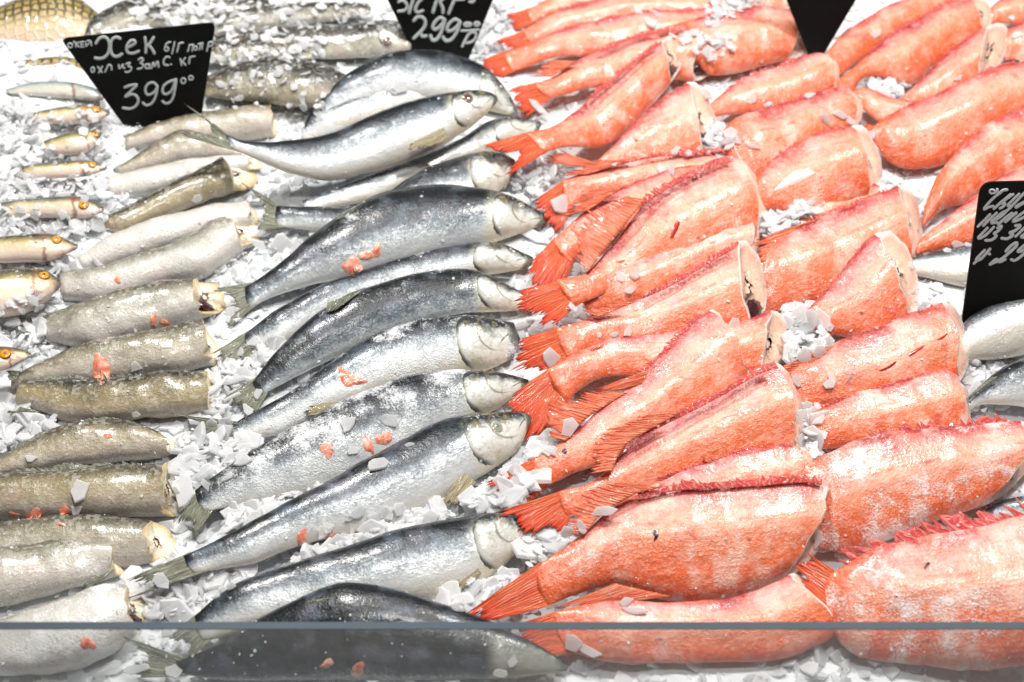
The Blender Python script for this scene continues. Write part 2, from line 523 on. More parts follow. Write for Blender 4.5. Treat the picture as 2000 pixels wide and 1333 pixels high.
def mat_eye(name, iris, ring):
    T = NT(name)
    v = T.n('TexCoord').outputs['Object']
    x, y, z = T.sep(v)
    r = T.math('SQRT', T.math('ADD', T.math('MULTIPLY', x, x), T.math('MULTIPLY', y, y)))
    n2 = T.noise(v, 3.0, 3)
    rr = T.math('ADD', r, T.math('MULTIPLY', T.math('SUBTRACT', n2, .5), .45))
    base = T.ramp(rr, [(0.0, tuple(c * .6 for c in iris)), (0.40, iris), (0.74, iris), (0.88, ring), (1.0, tuple(c * .6 for c in ring))])
    return T.set(Base_Color=base, Roughness=0.12, Coat_Weight=0.6)


def mat_simple(name, col, rough=0.4, **kw):
    T = NT(name)
    ov = T.objvec()
    n = T.noise(ov, 60, 4)
    c = T.mix(T.math('MULTIPLY', n, 0.35), col, tuple(min(1, a * 1.5 + .01) for a in col))
    return T.set(Base_Color=c, Roughness=rough, **kw)


def mat_ice(name, col, trans, rough, bumpd=0.0012, sss=0.0, transl=0.0):
    T = NT(name)
    ov = T.objvec()
    n1 = T.noise(ov, 90, 4, .6)
    n2 = T.noise(ov, 330, 3, .6)
    c = T.mix(T.smooth(n1, .4, .7), col, tuple(a * 0.93 for a in col))
    nrm = T.bump(T.math('ADD', n1, T.math('MULTIPLY', n2, .4)), .5, bumpd)
    rg = T.math('ADD', rough, T.math('MULTIPLY', n2, .25))
    if transl:
        # thin chips let light through from behind
        tb = T.n('BsdfTranslucent')
        T.put(tb.inputs['Color'], c)
        mx = T.n('MixShader')
        mx.inputs[0].default_value = transl
        T.t.links.new(T.b.outputs[0], mx.inputs[1])
        T.t.links.new(tb.outputs[0], mx.inputs[2])
        T.t.links.new(mx.outputs[0], T.t.nodes['Material Output'].inputs['Surface'])
    return T.set(Base_Color=c, Roughness=rg, Normal=nrm, Transmission_Weight=trans, IOR=1.31, Subsurface_Weight=sss,
                 Subsurface_Radius=(0.01, 0.011, 0.012), Subsurface_Scale=0.5)


def mat_scrap():
    T = NT('pink_scrap')
    ov = T.objvec()
    n = T.noise(ov, 170, 4, .6)
    c = T.ramp(n, [(0.3, (0.90, 0.62, 0.52)), (0.48, (0.84, 0.34, 0.22)), (0.68, (0.72, 0.10, 0.05))])
    return T.set(Base_Color=c, Roughness=0.22, Normal=T.bump(n, .7, .0012), Coat_Weight=0.4, Subsurface_Weight=0.3,
                 Subsurface_Radius=(0.004, 0.001, 0.001), Subsurface_Scale=0.5)


M = dict(
    herring=mat_herring(), redfish=mat_redfish(), hake=mat_hake(), carp=mat_carp(), smelt=mat_smelt(),
    fin_red=mat_fin('red_fin', (0.86, 0.36, 0.20), (0.78, 0.115, 0.04), (0.72, 0.055, 0.03), 0.6, 0.12),
    fin_soft=mat_fin('soft_red_fin', (0.70, 0.07, 0.035), (0.86, 0.30, 0.17), (0.80, 0.13, 0.07), 0.7, 0.15),
    fin_spine=mat_fin('spiny_fin', (0.85, 0.42, 0.33), (0.62, 0.05, 0.06), (0.72, 0.14, 0.12), 0.7, 0.1),
    fin_grey=mat_fin('grey_fin', (0.10, 0.11, 0.085), (0.42, 0.43, 0.33), (0.26, 0.27, 0.21), 0.8, 0.3),
    fin_tan=mat_fin('tan_fin', (0.26, 0.22, 0.13), (0.62, 0.54, 0.36), (0.40, 0.34, 0.22), 0.7, 0.3),
    flesh_red=mat_flesh('pink_flesh', (0.90, 0.62, 0.47), (0.86, 0.50, 0.38), (0.93, 0.80, 0.74)),
    flesh_hake=mat_flesh('cream_flesh', (0.84, 0.78, 0.64), (0.78, 0.64, 0.40), (0.62, 0.46, 0.25), (0.20, 0.08, 0.03)),
    eye_amber=mat_eye('amber_eye', (0.74, 0.30, 0.015), (0.34, 0.11, 0.02)),
    eye_dark=mat_eye('clouded_eye', (0.16, 0.08, 0.06), (0.35, 0.34, 0.30)),
    eye_pale=mat_eye('pale_eye', (0.30, 0.31, 0.25), (0.58, 0.58, 0.48)),
    ice=mat_ice('crushed_ice', (0.74, 0.77, 0.79), 0.0, 0.3, sss=0.0),
    flake=mat_ice('ice_flake', (0.98, 0.985, 0.99), 0.0, 0.22, transl=.52),
    clear=mat_ice('clear_ice_flake', (0.96, 0.97, 0.98), 0.15, 0.10, transl=.6),
    sill=mat_simple('brushed_sill', (0.75, 0.76, 0.77), 0.35),
    floor=mat_simple('floor_tile', (0.6, 0.6, 0.58), 0.4),
    scrap=mat_scrap(),
    black=mat_simple('black_slate', (0.006, 0.0065, 0.006), 0.6, Specular_IOR_Level=0.15),
    chalk=mat_simple('chalk_paint', (0.60, 0.65, 0.65), 0.8),
    edge=mat_simple('glass_edge', (0.035, 0.055, 0.075), 0.5, Specular_IOR_Level=0.25),
)


def mat_gill():
    T = NT('gill_plate')
    uv = T.uv('UVMap')
    x, y, _ = T.sep(uv)
    ov = T.objvec()
    n1 = T.noise(ov, 75, 4, .6)
    n2 = T.noise(ov, 260, 4, .65)
    base = T.ramp(T.math('ADD', y, T.math('MULTIPLY', T.math('SUBTRACT', n1, .5), .8)),
                  [(0.06, (0.64, 0.57, 0.45)), (0.28, (0.74, 0.73, 0.68)), (0.52, (0.66, 0.67, 0.61)), (0.68, (0.28, 0.30, 0.29)), (0.79, (0.035, 0.042, 0.048)), (1.0, (0.008, 0.010, 0.012))])
    base = T.mix(T.math('MULTIPLY', T.smooth(n1, .56, .7), .30), base, (0.56, 0.53, 0.26))
    base = T.mix(T.math('MULTIPLY', T.smooth(n2, .58, .7), .6), base, (0.86, 0.87, 0.85))
    base = T.mix(T.math('MULTIPLY', T.smooth(T.noise(ov, 110, 3), .6, .72), .5), base, (0.40, 0.26, 0.14))
    cx = T.math('SUBTRACT', T.math('MULTIPLY', x, 2.0), 1.0)
    cy = T.math('SUBTRACT', T.math('MULTIPLY', y, 2.0), 1.0)
    r = T.math('SQRT', T.math('ADD', T.math('MULTIPLY', cx, cx), T.math('MULTIPLY', cy, cy)))
    base = T.mix(T.math('MULTIPLY', T.smooth(r, .90, 1.0), T.math('MULTIPLY', T.smooth(cx, -0.35, -0.7), .9)), base, (0.05, 0.05, 0.045))  # rear rim darkened: shade of the gill slit painted into the plate
    # curved bone edge behind the cheek, mouth line, brown stains running down
    px_, py_ = T.math('SUBTRACT', cx, 0.45), T.math('SUBTRACT', cy, 0.25)
    pr = T.math('SQRT', T.math('ADD', T.math('MULTIPLY', px_, px_), T.math('MULTIPLY', py_, py_)))
    pr = T.math('ADD', pr, T.math('MULTIPLY', T.math('SUBTRACT', n2, .5), .10))
    arc = T.math('MULTIPLY', T.math('SUBTRACT', 1.0, T.smooth(T.math('ABSOLUTE', T.math('SUBTRACT', pr, 0.72)), 0.01, 0.06)), T.smooth(px_, 0.1, -0.35))
    base = T.mix(T.math('MULTIPLY', arc, .7), base, (0.16, 0.13, 0.08))
    ml = T.math('ABSOLUTE', T.math('ADD', T.math('SUBTRACT', cy, 0.42), T.math('MULTIPLY', T.math('SUBTRACT', 1.0, cx), 1.25)))
    ml = T.math('MULTIPLY', T.math('SUBTRACT', 1.0, T.smooth(ml, 0.02, 0.09)), T.smooth(cx, 0.45, 0.6))
    base = T.mix(T.math('MULTIPLY', ml, .8), base, (0.05, 0.04, 0.035))
    st = T.n('TexNoise')
    T.put(st.inputs['Vector'], T.scaled(uv, (9, 2.2, 1)))
    st.inputs['Scale'].default_value = 1.0
    st.inputs['Detail'].default_value = 4
    base = T.mix(T.math('MULTIPLY', T.smooth(st.outputs[0], .56, .68), .38), base, (0.34, 0.24, 0.13))
    base = T.mix(T.math('MULTIPLY', T.smooth(n1, .46, .34), .4), base, (0.36, 0.38, 0.31))
    base = T.mix(T.math('MULTIPLY', T.smooth(T.math('ADD', x, T.math('MULTIPLY', T.math('SUBTRACT', n2, .5), .12)), .90, .97), .85), base, (0.02, 0.022, 0.022))
    nrm = T.bump(T.math('ADD', n1, n2), .5, 0.0012)
    return T.set(Base_Color=base, Roughness=0.24, Normal=nrm, Metallic=0.1, Coat_Weight=0.3)


M['gill'] = mat_gill()
M['pupil'] = mat_simple('pupil', (0.008, 0.008, 0.009), 0.15)
M['pupil_pale'] = mat_simple('clouded_pupil', (0.10, 0.105, 0.10), 0.3)
M['guts'] = mat_simple('dark_cavity', (0.045, 0.010, 0.012), 0.2, Coat_Weight=0.5)


# ------------------------------------------------------------------ the ice bed and the glass front
PANE_Y, PANE_TOP, PANE_T = -0.345, 0.0, 0.0050


def bed_h(x, y):
    h = noise.fractal(Vector((x * 14, y * 14, 3.1)), 1.0, 2.0, 4) * 0.005
    h += noise.noise(Vector((x * 5, y * 5, 8.0))) * 0.004
    h += noise.noise(Vector((x * 70, y * 70, 1.0))) * 0.0012
    # the ice is heaped up where the small fish are bedded and behind the price tags
    h += 0.016 * smooth(-0.30, -0.42, x) * smooth(-0.05, 0.1, y)
    h += 0.010 * smooth(0.26, 0.36, y) * smooth(0.05, -0.05, x)
    return h - 0.004


nx, ny = 300, 230
X0, X1, Y0, Y1 = -1.0, 1.0, -0.34, 1.1
bv = [(X0 + (X1 - X0) * i / nx, Y0 + (Y1 - Y0) * j / ny) for j in range(ny + 1) for i in range(nx + 1)]
bv = [(x, y, bed_h(x, y)) for x, y in bv]
bf = [(j * (nx + 1) + i, j * (nx + 1) + i + 1, (j + 1) * (nx + 1) + i + 1, (j + 1) * (nx + 1) + i) for j in range(ny) for i in range(nx)]
bed = mesh_obj('ice_bed', bv, bf, M['ice'])
bed['kind'] = 'structure'
SOLIDS.append(('bed', [Vector(v) for v in bv], bf))


def flake_geo(rng, n=None, thick=None, frosted=0.0):
    """unit sized irregular chip of ice: (verts, faces)."""
    n = n or rng.choice([4, 5, 6, 7, 8, 9])
    asp = rng.uniform(0.55, 1.0)
    ph = rng.uniform(0, 6.28)
    th = thick or rng.uniform(0.07, 0.17)
    pts = []
    for k in range(n):
        a = ph + 6.283 * (k + rng.uniform(-.32, .32)) / n
        r = 0.5 * rng.uniform(0.66, 1.12)
        pts.append((math.cos(a) * r, math.sin(a) * r * asp))
    bend = rng.uniform(-.25, .25)
    tx, ty = rng.uniform(-.12, .12), rng.uniform(-.12, .12)
    vs, fs = [], []
    for zz, sc in ((-th / 2, .9), (-th * .1, 1.0), (th * .36, .985), (th / 2, .9)):
        for x, y in pts:
            x2, y2 = x * sc, y * sc
            vs.append((x2, y2, zz + bend * x * x + (tx * x + ty * y) * (1 if zz > 0 else .3)))
    for l in range(3):
        for k in range(n):
            a, b = l * n + k, l * n + (k + 1) % n
            fs.append((a, b, b + n, a + n))
    fs.append(tuple(range(n - 1, -1, -1)))
    fs.append(tuple(range(3 * n, 4 * n)))
    return vs, fs


def scatter(name, spots, mat, seed):
    """one mesh of many chips: spots = (point, normal, size)."""
    rng = random.Random(seed)
    protos = [flake_geo(rng) for _ in range(40)]
    V, F, MI = [], [], []
    for p, nrm, size in spots:
        vs, fs = rng.choice(protos)
        q = nrm.to_track_quat('Z', 'Y').to_matrix() @ Matrix.Rotation(rng.uniform(0, 6.28), 3, 'Z')
        o = len(V)
        for v in vs:
            V.append(p + q @ (Vector(v) * size))
        F += [tuple(i + o for i in f) for f in fs]
        MI += [rng.randrange(len(mat))] * len(fs)
    ob = mesh_obj(name, V, F, None, smooth_=False)
    for m_ in mat:
        ob.data.materials.append(m_)
    ob.data.polygons.foreach_set('material_index', MI)
    return ob


rng = random.Random(11)
spots = []
for i in range(27000):
    x, y = rng.uniform(-.75, .75), rng.uniform(-.338, .95)
    if abs(x) > 0.34 + (y + .34) * 0.36 + .08:
        continue
    size = rng.choice([.004, .005, .006, .008, .010, .013, .018]) * rng.uniform(.8, 1.25)
    if y > 0.2:
        size *= 0.75
    nrm = Vector((rng.gauss(0, .45), rng.gauss(0, .45) - .1, 1)).normalized()
    spots.append((Vector((x, y, bed_h(x, y) + rng.uniform(-.001, .0035))), nrm, size))
HEAPS = [  # outline in photo px, number of chips, lowest and highest level of the heap (m)
    ([(345, 860), (430, 845), (510, 868), (430, 965), (350, 985)], 260, .004, .016),
    ([(440, 690), (560, 640), (560, 700), (450, 780), (400, 850), (380, 810)], 200, .000, .008),
    ([(430, 450), (640, 440), (640, 560), (500, 560), (430, 540)], 160, .000, .007),
    ([(260, 1130), (500, 1095), (440, 1190), (290, 1210)], 160, .000, .010),
    ([(560, 1100), (860, 985), (890, 1010), (640, 1085)], 200, .002, .016),
    ([(450, 985), (620, 950), (700, 925), (600, 990), (430, 1040)], 160, .002, .014),
    ([(900, 985), (1040, 880), (1120, 820), (1160, 850), (1060, 920), (1000, 1000)], 260, .004, .022),
    ([(1030, 1040), (1150, 1020), (1190, 1000), (1100, 1080), (1030, 1110)], 150, .004, .020),
    ([(840, 1190), (920, 1130), (1010, 1120), (1000, 1160), (900, 1205)], 160, .002, .018),
    ([(960, 340), (1080, 300), (1090, 330), (1040, 400), (990, 400)], 110, .004, .016),
    ([(1100, 560), (1130, 470), (1150, 480), (1140, 545)], 50, .004, .014),
    ([(1535, 600), (1600, 600), (1625, 695), (1540, 715)], 170, .006, .024),
    ([(1480, 430), (1600, 382), (1630, 402), (1500, 470)], 160, .010, .026),
    ([(1550, 765), (1600, 790), (1600, 900), (1565, 890)], 110, .006, .020),
    ([(1380, 230), (1490, 295), (1380, 290)], 120, .010, .026),
    ([(1690, 320), (1800, 380), (1760, 400), (1700, 350)], 120, .004, .020),
    ([(1680, 145), (1770, 160), (1740, 200)], 80, .006, .020),
    ([(-10, 205), (95, 205), (80, 300), (60, 440), (-10, 440)], 420, .016, .034),
    ([(-10, 430), (40, 430), (40, 460), (-10, 465)], 50, .014, .030),
    ([(100, 225), (215, 228), (215, 255), (100, 255)], 70, .012, .024),
    ([(100, 275), (210, 285), (215, 312), (60, 315)], 90, .012, .024),
    ([(60, 352), (210, 350), (210, 384), (60, 384)], 120, .012, .024),
    ([(10, 424), (200, 428), (180, 456), (10, 458)], 110, .012, .024),
    ([(-10, 515), (130, 505), (120, 545), (20, 525)], 80, .010, .022),
    ([(-10, 620), (110, 585), (90, 690), (-10, 680)], 120, .006, .020),
    ([(-10, 800), (40, 790), (130, 830), (0, 880)], 110, .000, .012),
    ([(1870, 720), (1900, 705), (2010, 705), (1960, 720), (1890, 790)], 90, -.002, .006),
    ([(940, 0), (1010, 0), (960, 95), (920, 110)], 120, .008, .020),
]
for poly, num, z0_, z1_ in HEAPS:
    xs_, ys_ = [p[0] for p in poly], [p[1] for p in poly]
    got = 0
    while got < num:
        x, y = rng.uniform(min(xs_), max(xs_)), rng.uniform(min(ys_), max(ys_))
        c_ = False
        for i in range(len(poly)):
            (xa, ya), (xb, yb) = poly[i - 1], poly[i]
            if (ya > y) != (yb > y) and x < (xb - xa) * (y - ya) / (yb - ya) + xa:
                c_ = not c_
        if not c_:
            continue
        got += .7
        z = rng.uniform(z0_, z1_) - .004
        far = (CAM - at(x, y)).length
        spots.append((at(x, y, z), Vector((rng.gauss(0, .6), rng.gauss(0, .6) - .1, 1)).normalized(), rng.choice([.004, .005, .006, .008, .010, .013, .017, .024]) * rng.uniform(.85, 1.2) * (1.0 if far < 1.2 else .75)))
cr = scatter('crushed_ice', spots, [M['flake'], M['flake'], M['clear']], 5)
cr['kind'] = 'stuff'
cr['label'] = 'white crushed ice filling the fish counter'

# glass front: pane + ground edge.  Its height puts the top edge where the counter front ends.
g = ray(1000, 1215)
PANE_TOP = (CAM + g * ((PANE_Y - CAM.y) / g.y)).z
pane = thing('glass_front', 'clear glass front panel of the fish counter with a dark polished top edge', 'glass panel', (0, PANE_Y, -0.03))


def box(x0, x1, y0, y1, z0, z1):
    v = [(x, y, z) for z in (z0, z1) for y in (y0, y1) for x in (x0, x1)]
    f = [(0, 2, 3, 1), (4, 5, 7, 6), (0, 1, 5, 4), (2, 6, 7, 3), (0, 4, 6, 2), (1, 3, 7, 5)]
    return v, f


T_ = NT('counter_glass')
T_.set(Base_Color=(0.975, 0.985, 0.98), Roughness=0.015, Transmission_Weight=0.89, IOR=1.5)  # slight white haze in the glass colour stands in for a reflected veil
v, f = box(-1.0, 1.0, -PANE_T, 0, 0.0, PANE_TOP + 0.03 - .0006)
mesh_obj('pane', v, f, T_.m, pane, smooth_=False)
v, f = box(-1.0, 1.0, -PANE_T, 0, PANE_TOP + 0.03 - .0004, PANE_TOP + 0.03)
mesh_obj('polished_edge', v, f, M['edge'], pane, smooth_=False)


# the counter sill and the shop floor in front of the pane (below the picture; the pane mirrors them)
v, f = box(-1.0, 1.0, -0.402, PANE_Y - PANE_T - .002, -0.06, 0.0)
s_ = mesh_obj('counter_sill', v, f, M['sill'], smooth_=False)
s_['kind'] = 'structure'
v, f = box(-3, 3, -3.5, -0.402, -0.92, -0.90)
s_ = mesh_obj('floor', v, f, M['floor'], smooth_=False)
s_['kind'] = 'structure'


# ------------------------------------------------------------------ fish
NL, NR = 46, 20


class Fish:
    def __init__(self, kind, D, V, z0=0.004, tilt=22, thick=0.5, cut=None, snout=False, tail_lift=0.0, lump=0.0012, seed=0,
                 sq=1.0, grow=0.0, rag=1.0):
        self.seed = seed
        self.sq = sq
        self.thick = thick
        Dp, Vp = catmull(D, NL), catmull(V, NL)
        if grow:
            Vp = [v + (v - d) * (grow * smooth(.12, .5, i / (NL - 1))) for i, (d, v) in enumerate(zip(Dp, Vp))]
        self.rag = rag
        self.Dp, self.Vp = Dp, Vp
        # body plane: its axis runs along the belly on the ice, tipped towards the viewer
        a, b = at(*Vp[0], z0), at(*Vp[-1], z0)
        if abs((b - a).x) < .01:
            b = a + Vector((.1, 0, 0))
        ax = (b - a).normalized()
        T = Vector((ax.y, -ax.x, 0)).normalized()
        if T.y > 0:
            T = -T
        t = R(tilt)
        self.n = (Vector((0, 0, 1)) * math.cos(t) + T * math.sin(t)).normalized()
        p0 = a.copy()
        for _ in range(4):
            mz = min(on_plane(*q, p0, self.n).z for q in Vp)
            p0.z += (z0 - mz)
        self.p0 = p0
        self.tail_lift = tail_lift
        d3 = [self.px(x, y) for x, y in Dp]
        v3 = [self.px(x, y) for x, y in Vp]
        if tail_lift:
            for i in range(NL):
                w = tail_lift * (1 - smooth(0, .45, i / (NL - 1)))
                d3[i], v3[i] = toward_cam(d3[i], w), toward_cam(v3[i], w)
        view = (CAM - (d3[NL // 2] + v3[NL // 2]) * .5).normalized()
        cosb = max(.2, view.dot(self.n))
        sinb = math.sqrt(1 - cosb * cosb)
        fac = cosb / math.sqrt(cosb ** 2 + (thick * sinb) ** 2)
        self.m = [(p + q) / 2 for p, q in zip(d3, v3)]
        self.h = [(p - q) / 2 * fac for p, q in zip(d3, v3)]
        L = [0]
        for p, q in zip(self.m, self.m[1:]):
            L.append(L[-1] + (q - p).length)
        self.L = L
        self.axial = [(self.m[min(i + 1, NL - 1)] - self.m[max(i - 1, 0)]).normalized() for i in range(NL)]
        self.b = []
        for i in range(NL):
            bb = thick * self.h[i].length
            bb *= .42 + .58 * smooth(-.02, .13, i / (NL - 1)) if not cut or tail_lift or sq > 1.1 else 1
            if snout:
                bb *= 1 - .35 * smooth(.86, 1, i / (NL - 1))
            self.b.append(bb)
        self.cut, self.snout = cut, snout
        vw = (CAM - self.m[-1]).normalized()
        self.par = 2 * self.b[-1] * max(-.2, -vw.dot(self.axial[-1]) / max(.3, vw.dot(self.n)))
        base = sum(self.m, Vector()) / NL
        base.z = min(min(p.z for p in v3), min(p.z for p in d3))
        self.O = base
        self.scale = (self.m[NL // 2] - CAM).length * KPX      # metres per photo pixel about here
        self.lump = lump

    def px(self, x, y, lift=0.0):
        return on_plane(x, y, self.p0 + self.n * lift, self.n)

    def ring_pt(self, i, phi, end_shift=True):
        c, s = math.cos(phi), math.sin(phi)
        p = self.m[i] + self.h[i] * c + self.n * (self.b[i] * math.copysign(abs(s) ** self.sq, s))
        if self.cut:
            w = smooth(.72, 1, i / (NL - 1))
            bulge, width = self.cut[0] * self.scale, self.cut[1] * self.scale
            sh = s * s * bulge + (abs(s) * (width + self.par) if s < 0 else 0)
            sh += (noise.noise(Vector((c * 3.1 + self.seed, s * 2.2, 4))) * .0035 + noise.noise(Vector((c * 9 + self.seed, s * 7, 9))) * .0020) * self.rag * smooth(.9, 1, i / (NL - 1))
            p = p + self.axial[-1] * (sh * w)
        k = self.lump
        if k:
            nz = noise.fractal(Vector((p.x * 34 + self.seed * 7.7, p.y * 34, p.z * 34)), 1, 2, 3)
            nb = noise.noise(Vector((p.x * 13 + self.seed * 3.3, p.y * 13, 5)))
            if s > 0 and self.sq > 1.2:
                ff = smooth(.1, .4, i / (NL - 1))
                p = p + self.n * (s * self.b[i] * ff * (.16 * math.exp(-((c - .12) / .2) ** 2) - .26 * math.exp(-((c - .58) / .22) ** 2) - .16 * math.exp(-((c + .35) / .2) ** 2)))
            p = p + (self.n * s + self.h[i].normalized() * c) * ((nz * k + nb * k * 1.2) * min(1, self.h[i].length / .02))
        return p

    def surf(self, u, c):
        f = u * (NL - 1)
        i = min(NL - 2, int(f))
        t = f - i
        phi = math.acos(max(-1, min(1, c)))
        return self.ring_pt(i, phi).lerp(self.ring_pt(i + 1, phi), t)

    def body(self, mat, root, **props):
        V, UV, UV2, F = [], [], [], []
        for i in range(NL):
            for k in range(NR):
                phi = 2 * math.pi * k / NR
                V.append(self.ring_pt(i, phi) - self.O)
                c = math.cos(phi)
                UV.append((i / (NL - 1), (c + 1) / 2))
                UV2.append((self.L[i], self.h[i].length * c))
        for i in range(NL - 1):
            for k in range(NR):
                a, b = i * NR + k, i * NR + (k + 1) % NR
                F.append((a, a + NR, b + NR, b))
        # caps
        def cap(i, d):
            ci = len(V)
            V.append(self.m[i] + self.axial[i] * (d * self.h[i].length) - self.O)
            UV.append((i / (NL - 1), .5))
            UV2.append((self.L[i], 0))
            for k in range(NR):
                a, b = i * NR + k, i * NR + (k + 1) % NR
                F.append((ci, a, b) if i == 0 else (ci, b, a))
        cap(0, -.25)
        if not self.cut:
            cap(NL - 1, .35 if self.snout else .15)
        o = mesh_obj('body', V, F, mat, root, UV, UV2)
        for k, x in props.items():
            o[k] = x
        SOLIDS.append((root, [v + self.O for v in V], F))
        return o

    def cut_face(self, mat, root, cavity=0.0, dish=.12):
        i = NL - 1
        ring = [self.ring_pt(i, 2 * math.pi * k / NR) for k in range(NR)]
        ctr = sum(ring, Vector()) / NR
        V, UV, F = [], [], []
        rg = random.Random(self.seed)
        hl = self.h[i].length
        for r in (1.0, .93, .72, .45, .2):
            for k in range(NR):
                phi = 2 * math.pi * k / NR
                c, s = math.cos(phi), math.sin(phi)
                p = ctr.lerp(ring[k], r)
                x = 0.0
                if r == .93:
                    x = .03 * hl
                elif r < .9:
                    x = -dish * hl * (1 - r) + rg.uniform(-.03, .03) * hl
                    if cavity and abs((c * r + .6) / .30) < 1 and abs(s * r / .7) < 1:
                        x -= .25 * hl
                V.append(p + self.axial[-1] * x - self.O)
                UV.append(((c * r + 1) / 2, (s * r + 1) / 2))
        V.append(ctr - self.axial[-1] * (dish * hl) - self.O)
        UV.append((.5, .5))
        for l in range(4):
            for k in range(NR):
                a, b = l * NR + k, l * NR + (k + 1) % NR
                F.append((a, a + NR, b + NR, b)[::-1])
        for k in range(NR):
            F.append((len(V) - 1, 4 * NR + k, 4 * NR + (k + 1) % NR)[::-1])
        F = [tuple(reversed(f)) for f in F]
        o = mesh_obj('cut_face', V, F, mat, root, UV)
        o['cavity'] = cavity
        SOLIDS.append((root, [v + self.O for v in V], F))
        if cavity >= .6:
            # dark visceral lump left in the opened belly
            bm = bmesh.new()
            bmesh.ops.create_icosphere(bm, subdivisions=3, radius=1)
            c0 = ctr.lerp(self.m[i] - self.h[i], .56) + (ring[3 * NR // 4] - ctr) * .1
            ex, ey = (self.h[i] * .22), (ring[NR // 4] - ring[3 * NR // 4]) * .26
            ez = self.axial[-1] * (hl * .13)
            for v in bm.verts:
                q = v.co * (1 + .35 * noise.fractal(v.co * 1.9 + Vector((self.seed, 0, 0)), 1, 2, 3))
                v.co = c0 + ex * q.x + ey * q.y + ez * q.z - self.O
            me = bpy.data.meshes.new('cavity_lining')
            bm.to_mesh(me)
            bm.free()
            me.polygons.foreach_set('use_smooth', [True] * len(me.polygons))
            me.materials.append(M['guts'])
            lump = bpy.data.objects.new('cavity_lining', me)
            COL.objects.link(lump)
            lump.parent = o
        return o

    def fin(self, name, base, outer, mat, root, rays=14, jag=.25, lift=0.0, ridge=.0005, droop=0.0, thick=.0006, seed=1, lean=0.0):
        per = 5
        rays = int(rays * 1.7)
        m = rays * per + 1
        B, O = catmull(base, m), catmull(outer, m)
        O0 = O
        cl = [noise.noise(Vector((i * .11, seed * 3.7, self.seed))) * per * 2.6 for i in range(m)]
        O = []
        for i in range(m):
            f = min(m - 1.001, max(0, i + cl[i] * min(1, i / per / 2, (m - 1 - i) / per / 2)))
            O.append(O0[int(f)].lerp(O0[int(f) + 1], f - int(f)))
        rg = random.Random(seed * 31 + self.seed)
        rl = [1 - rg.choice([0, .5, 1]) * rg.uniform(0, .16 + .3 * jag) for _ in range(rays + 1)]
        ml = [rg.choice([.25, .5, .8, 1.0, 1.3]) * rg.uniform(.8, 1.2) for _ in range(rays + 1)]
        K = 9
        V, UV, F = [], [], []
        up = self.tail_lift if lift >= 0 else 0
        for i in range(m):
            fx = i / per
            r = int(fx) if fx < rays else rays
            fr = fx - r
            k = abs(fr - .5) * 2                      # 1 on a ray, 0 between rays
            tip = rl[min(rays, r + (1 if fr > .5 else 0))] * (1 + .22 * noise.noise(Vector((i * .05, self.seed * 1.3, seed))))
            ln = tip * max(.12, 1 - jag * ml[min(rays, r)] * (1 - k ** .8))
            for j in range(K):
                t = j / (K - 1) * ln
                q = B[i].lerp(O[i], t)
                p = self.px(q[0], q[1], abs(lift))
                wob = noise.noise(Vector((q[0] * .02 + seed, q[1] * .02, self.seed))) * .0032 * t
                p = p + self.n * (ridge * .5 * (k - .5) * (1 - .5 * t) + wob - droop * t * t)
                if up:
                    p = toward_cam(p, up)
                V.append(p - self.O)
                UV.append((fx, j / (K - 1)))
        for i in range(m - 1):
            for j in range(K - 1):
                a = i * K + j
                F.append((a, a + K, a + K + 1, a + 1))
        o = mesh_obj(name, V, F, mat, root, UV)
        sd = o.modifiers.new('thickness', 'SOLIDIFY')
        sd.thickness = thick
        sd.offset = 0
        SOLIDS.append((root, [v + self.O for v in V], F))
        return o

    def edge_fin(self, name, u0, u1, height, lean, mat, root, rays=12, jag=.7, side='D', seed=2, hump=True, sink=.06, **kw):
        """a fin standing along the back ('D') or the belly ('V') edge, leaning towards the tail; height, lean in photo px."""
        E, I = (self.Dp, self.Vp) if side == 'D' else (self.Vp, self.Dp)
        n = 14
        base, outer = [], []
        for k in range(n):
            f = (u0 + (u1 - u0) * k / (n - 1)) * (NL - 1)
            i = min(NL - 2, int(f))
            e = E[i].lerp(E[i + 1], f - i)
            w = I[i].lerp(I[i + 1], f - i)
            tan = (E[i + 1] - E[i]).normalized()
            outw = (e - w).normalized()
            hh = height * (math.sin(math.pi * min(1, (.12 + .88 * k / (n - 1)))) ** .6 if hump else 1)
            hh = max(hh, height * .25) * (.62 + .75 * noise.noise(Vector((k * 1.7, self.seed * 2.1, 6))))
            hh = max(2.0, hh)
            b = e - outw * (sink * (e - w).length)
            base.append(tuple(b))
            outer.append(tuple(e + outw * hh - tan * lean * hh / max(1, height)))
        return self.fin(name, base, outer, mat, root, rays=rays, jag=jag, seed=seed, **kw)

    def patch(self, name, u0, c0, ru, rc, lift, mat, root, power=2.9, rot=0.0):
        NRr, NA = 9, 30
        V, UV, F = [], [], []
        def P(r, a):
            x, y = math.cos(a), math.sin(a)
            k = (abs(x) ** power + abs(y) ** power) ** (-1 / power)
            x, y = x * k * r, y * k * r
            u, c = u0 + ru * (x * math.cos(rot) - y * math.sin(rot)), c0 + rc * (x * math.sin(rot) + y * math.cos(rot))
            p = self.surf(min(.998, u), max(-.992, min(.992, c)))
            lf = lift * (1.05 - smooth(-.9, .75, x) * 1.0)
            return p + self.n * (lf * (1 - r ** 7) - lf * .6 * r ** 9 + .0003 - .0009 * smooth(.3, 1, x) * r ** 3), ((x + 1) / 2, (y + 1) / 2)
        for j in range(1, NRr + 1):
            for k in range(NA):
                p, uv = P(j / NRr, 2 * math.pi * k / NA)
                V.append(p - self.O)
                UV.append(uv)
        p, uv = P(0, 0)
        V.append(p - self.O)
        UV.append(uv)
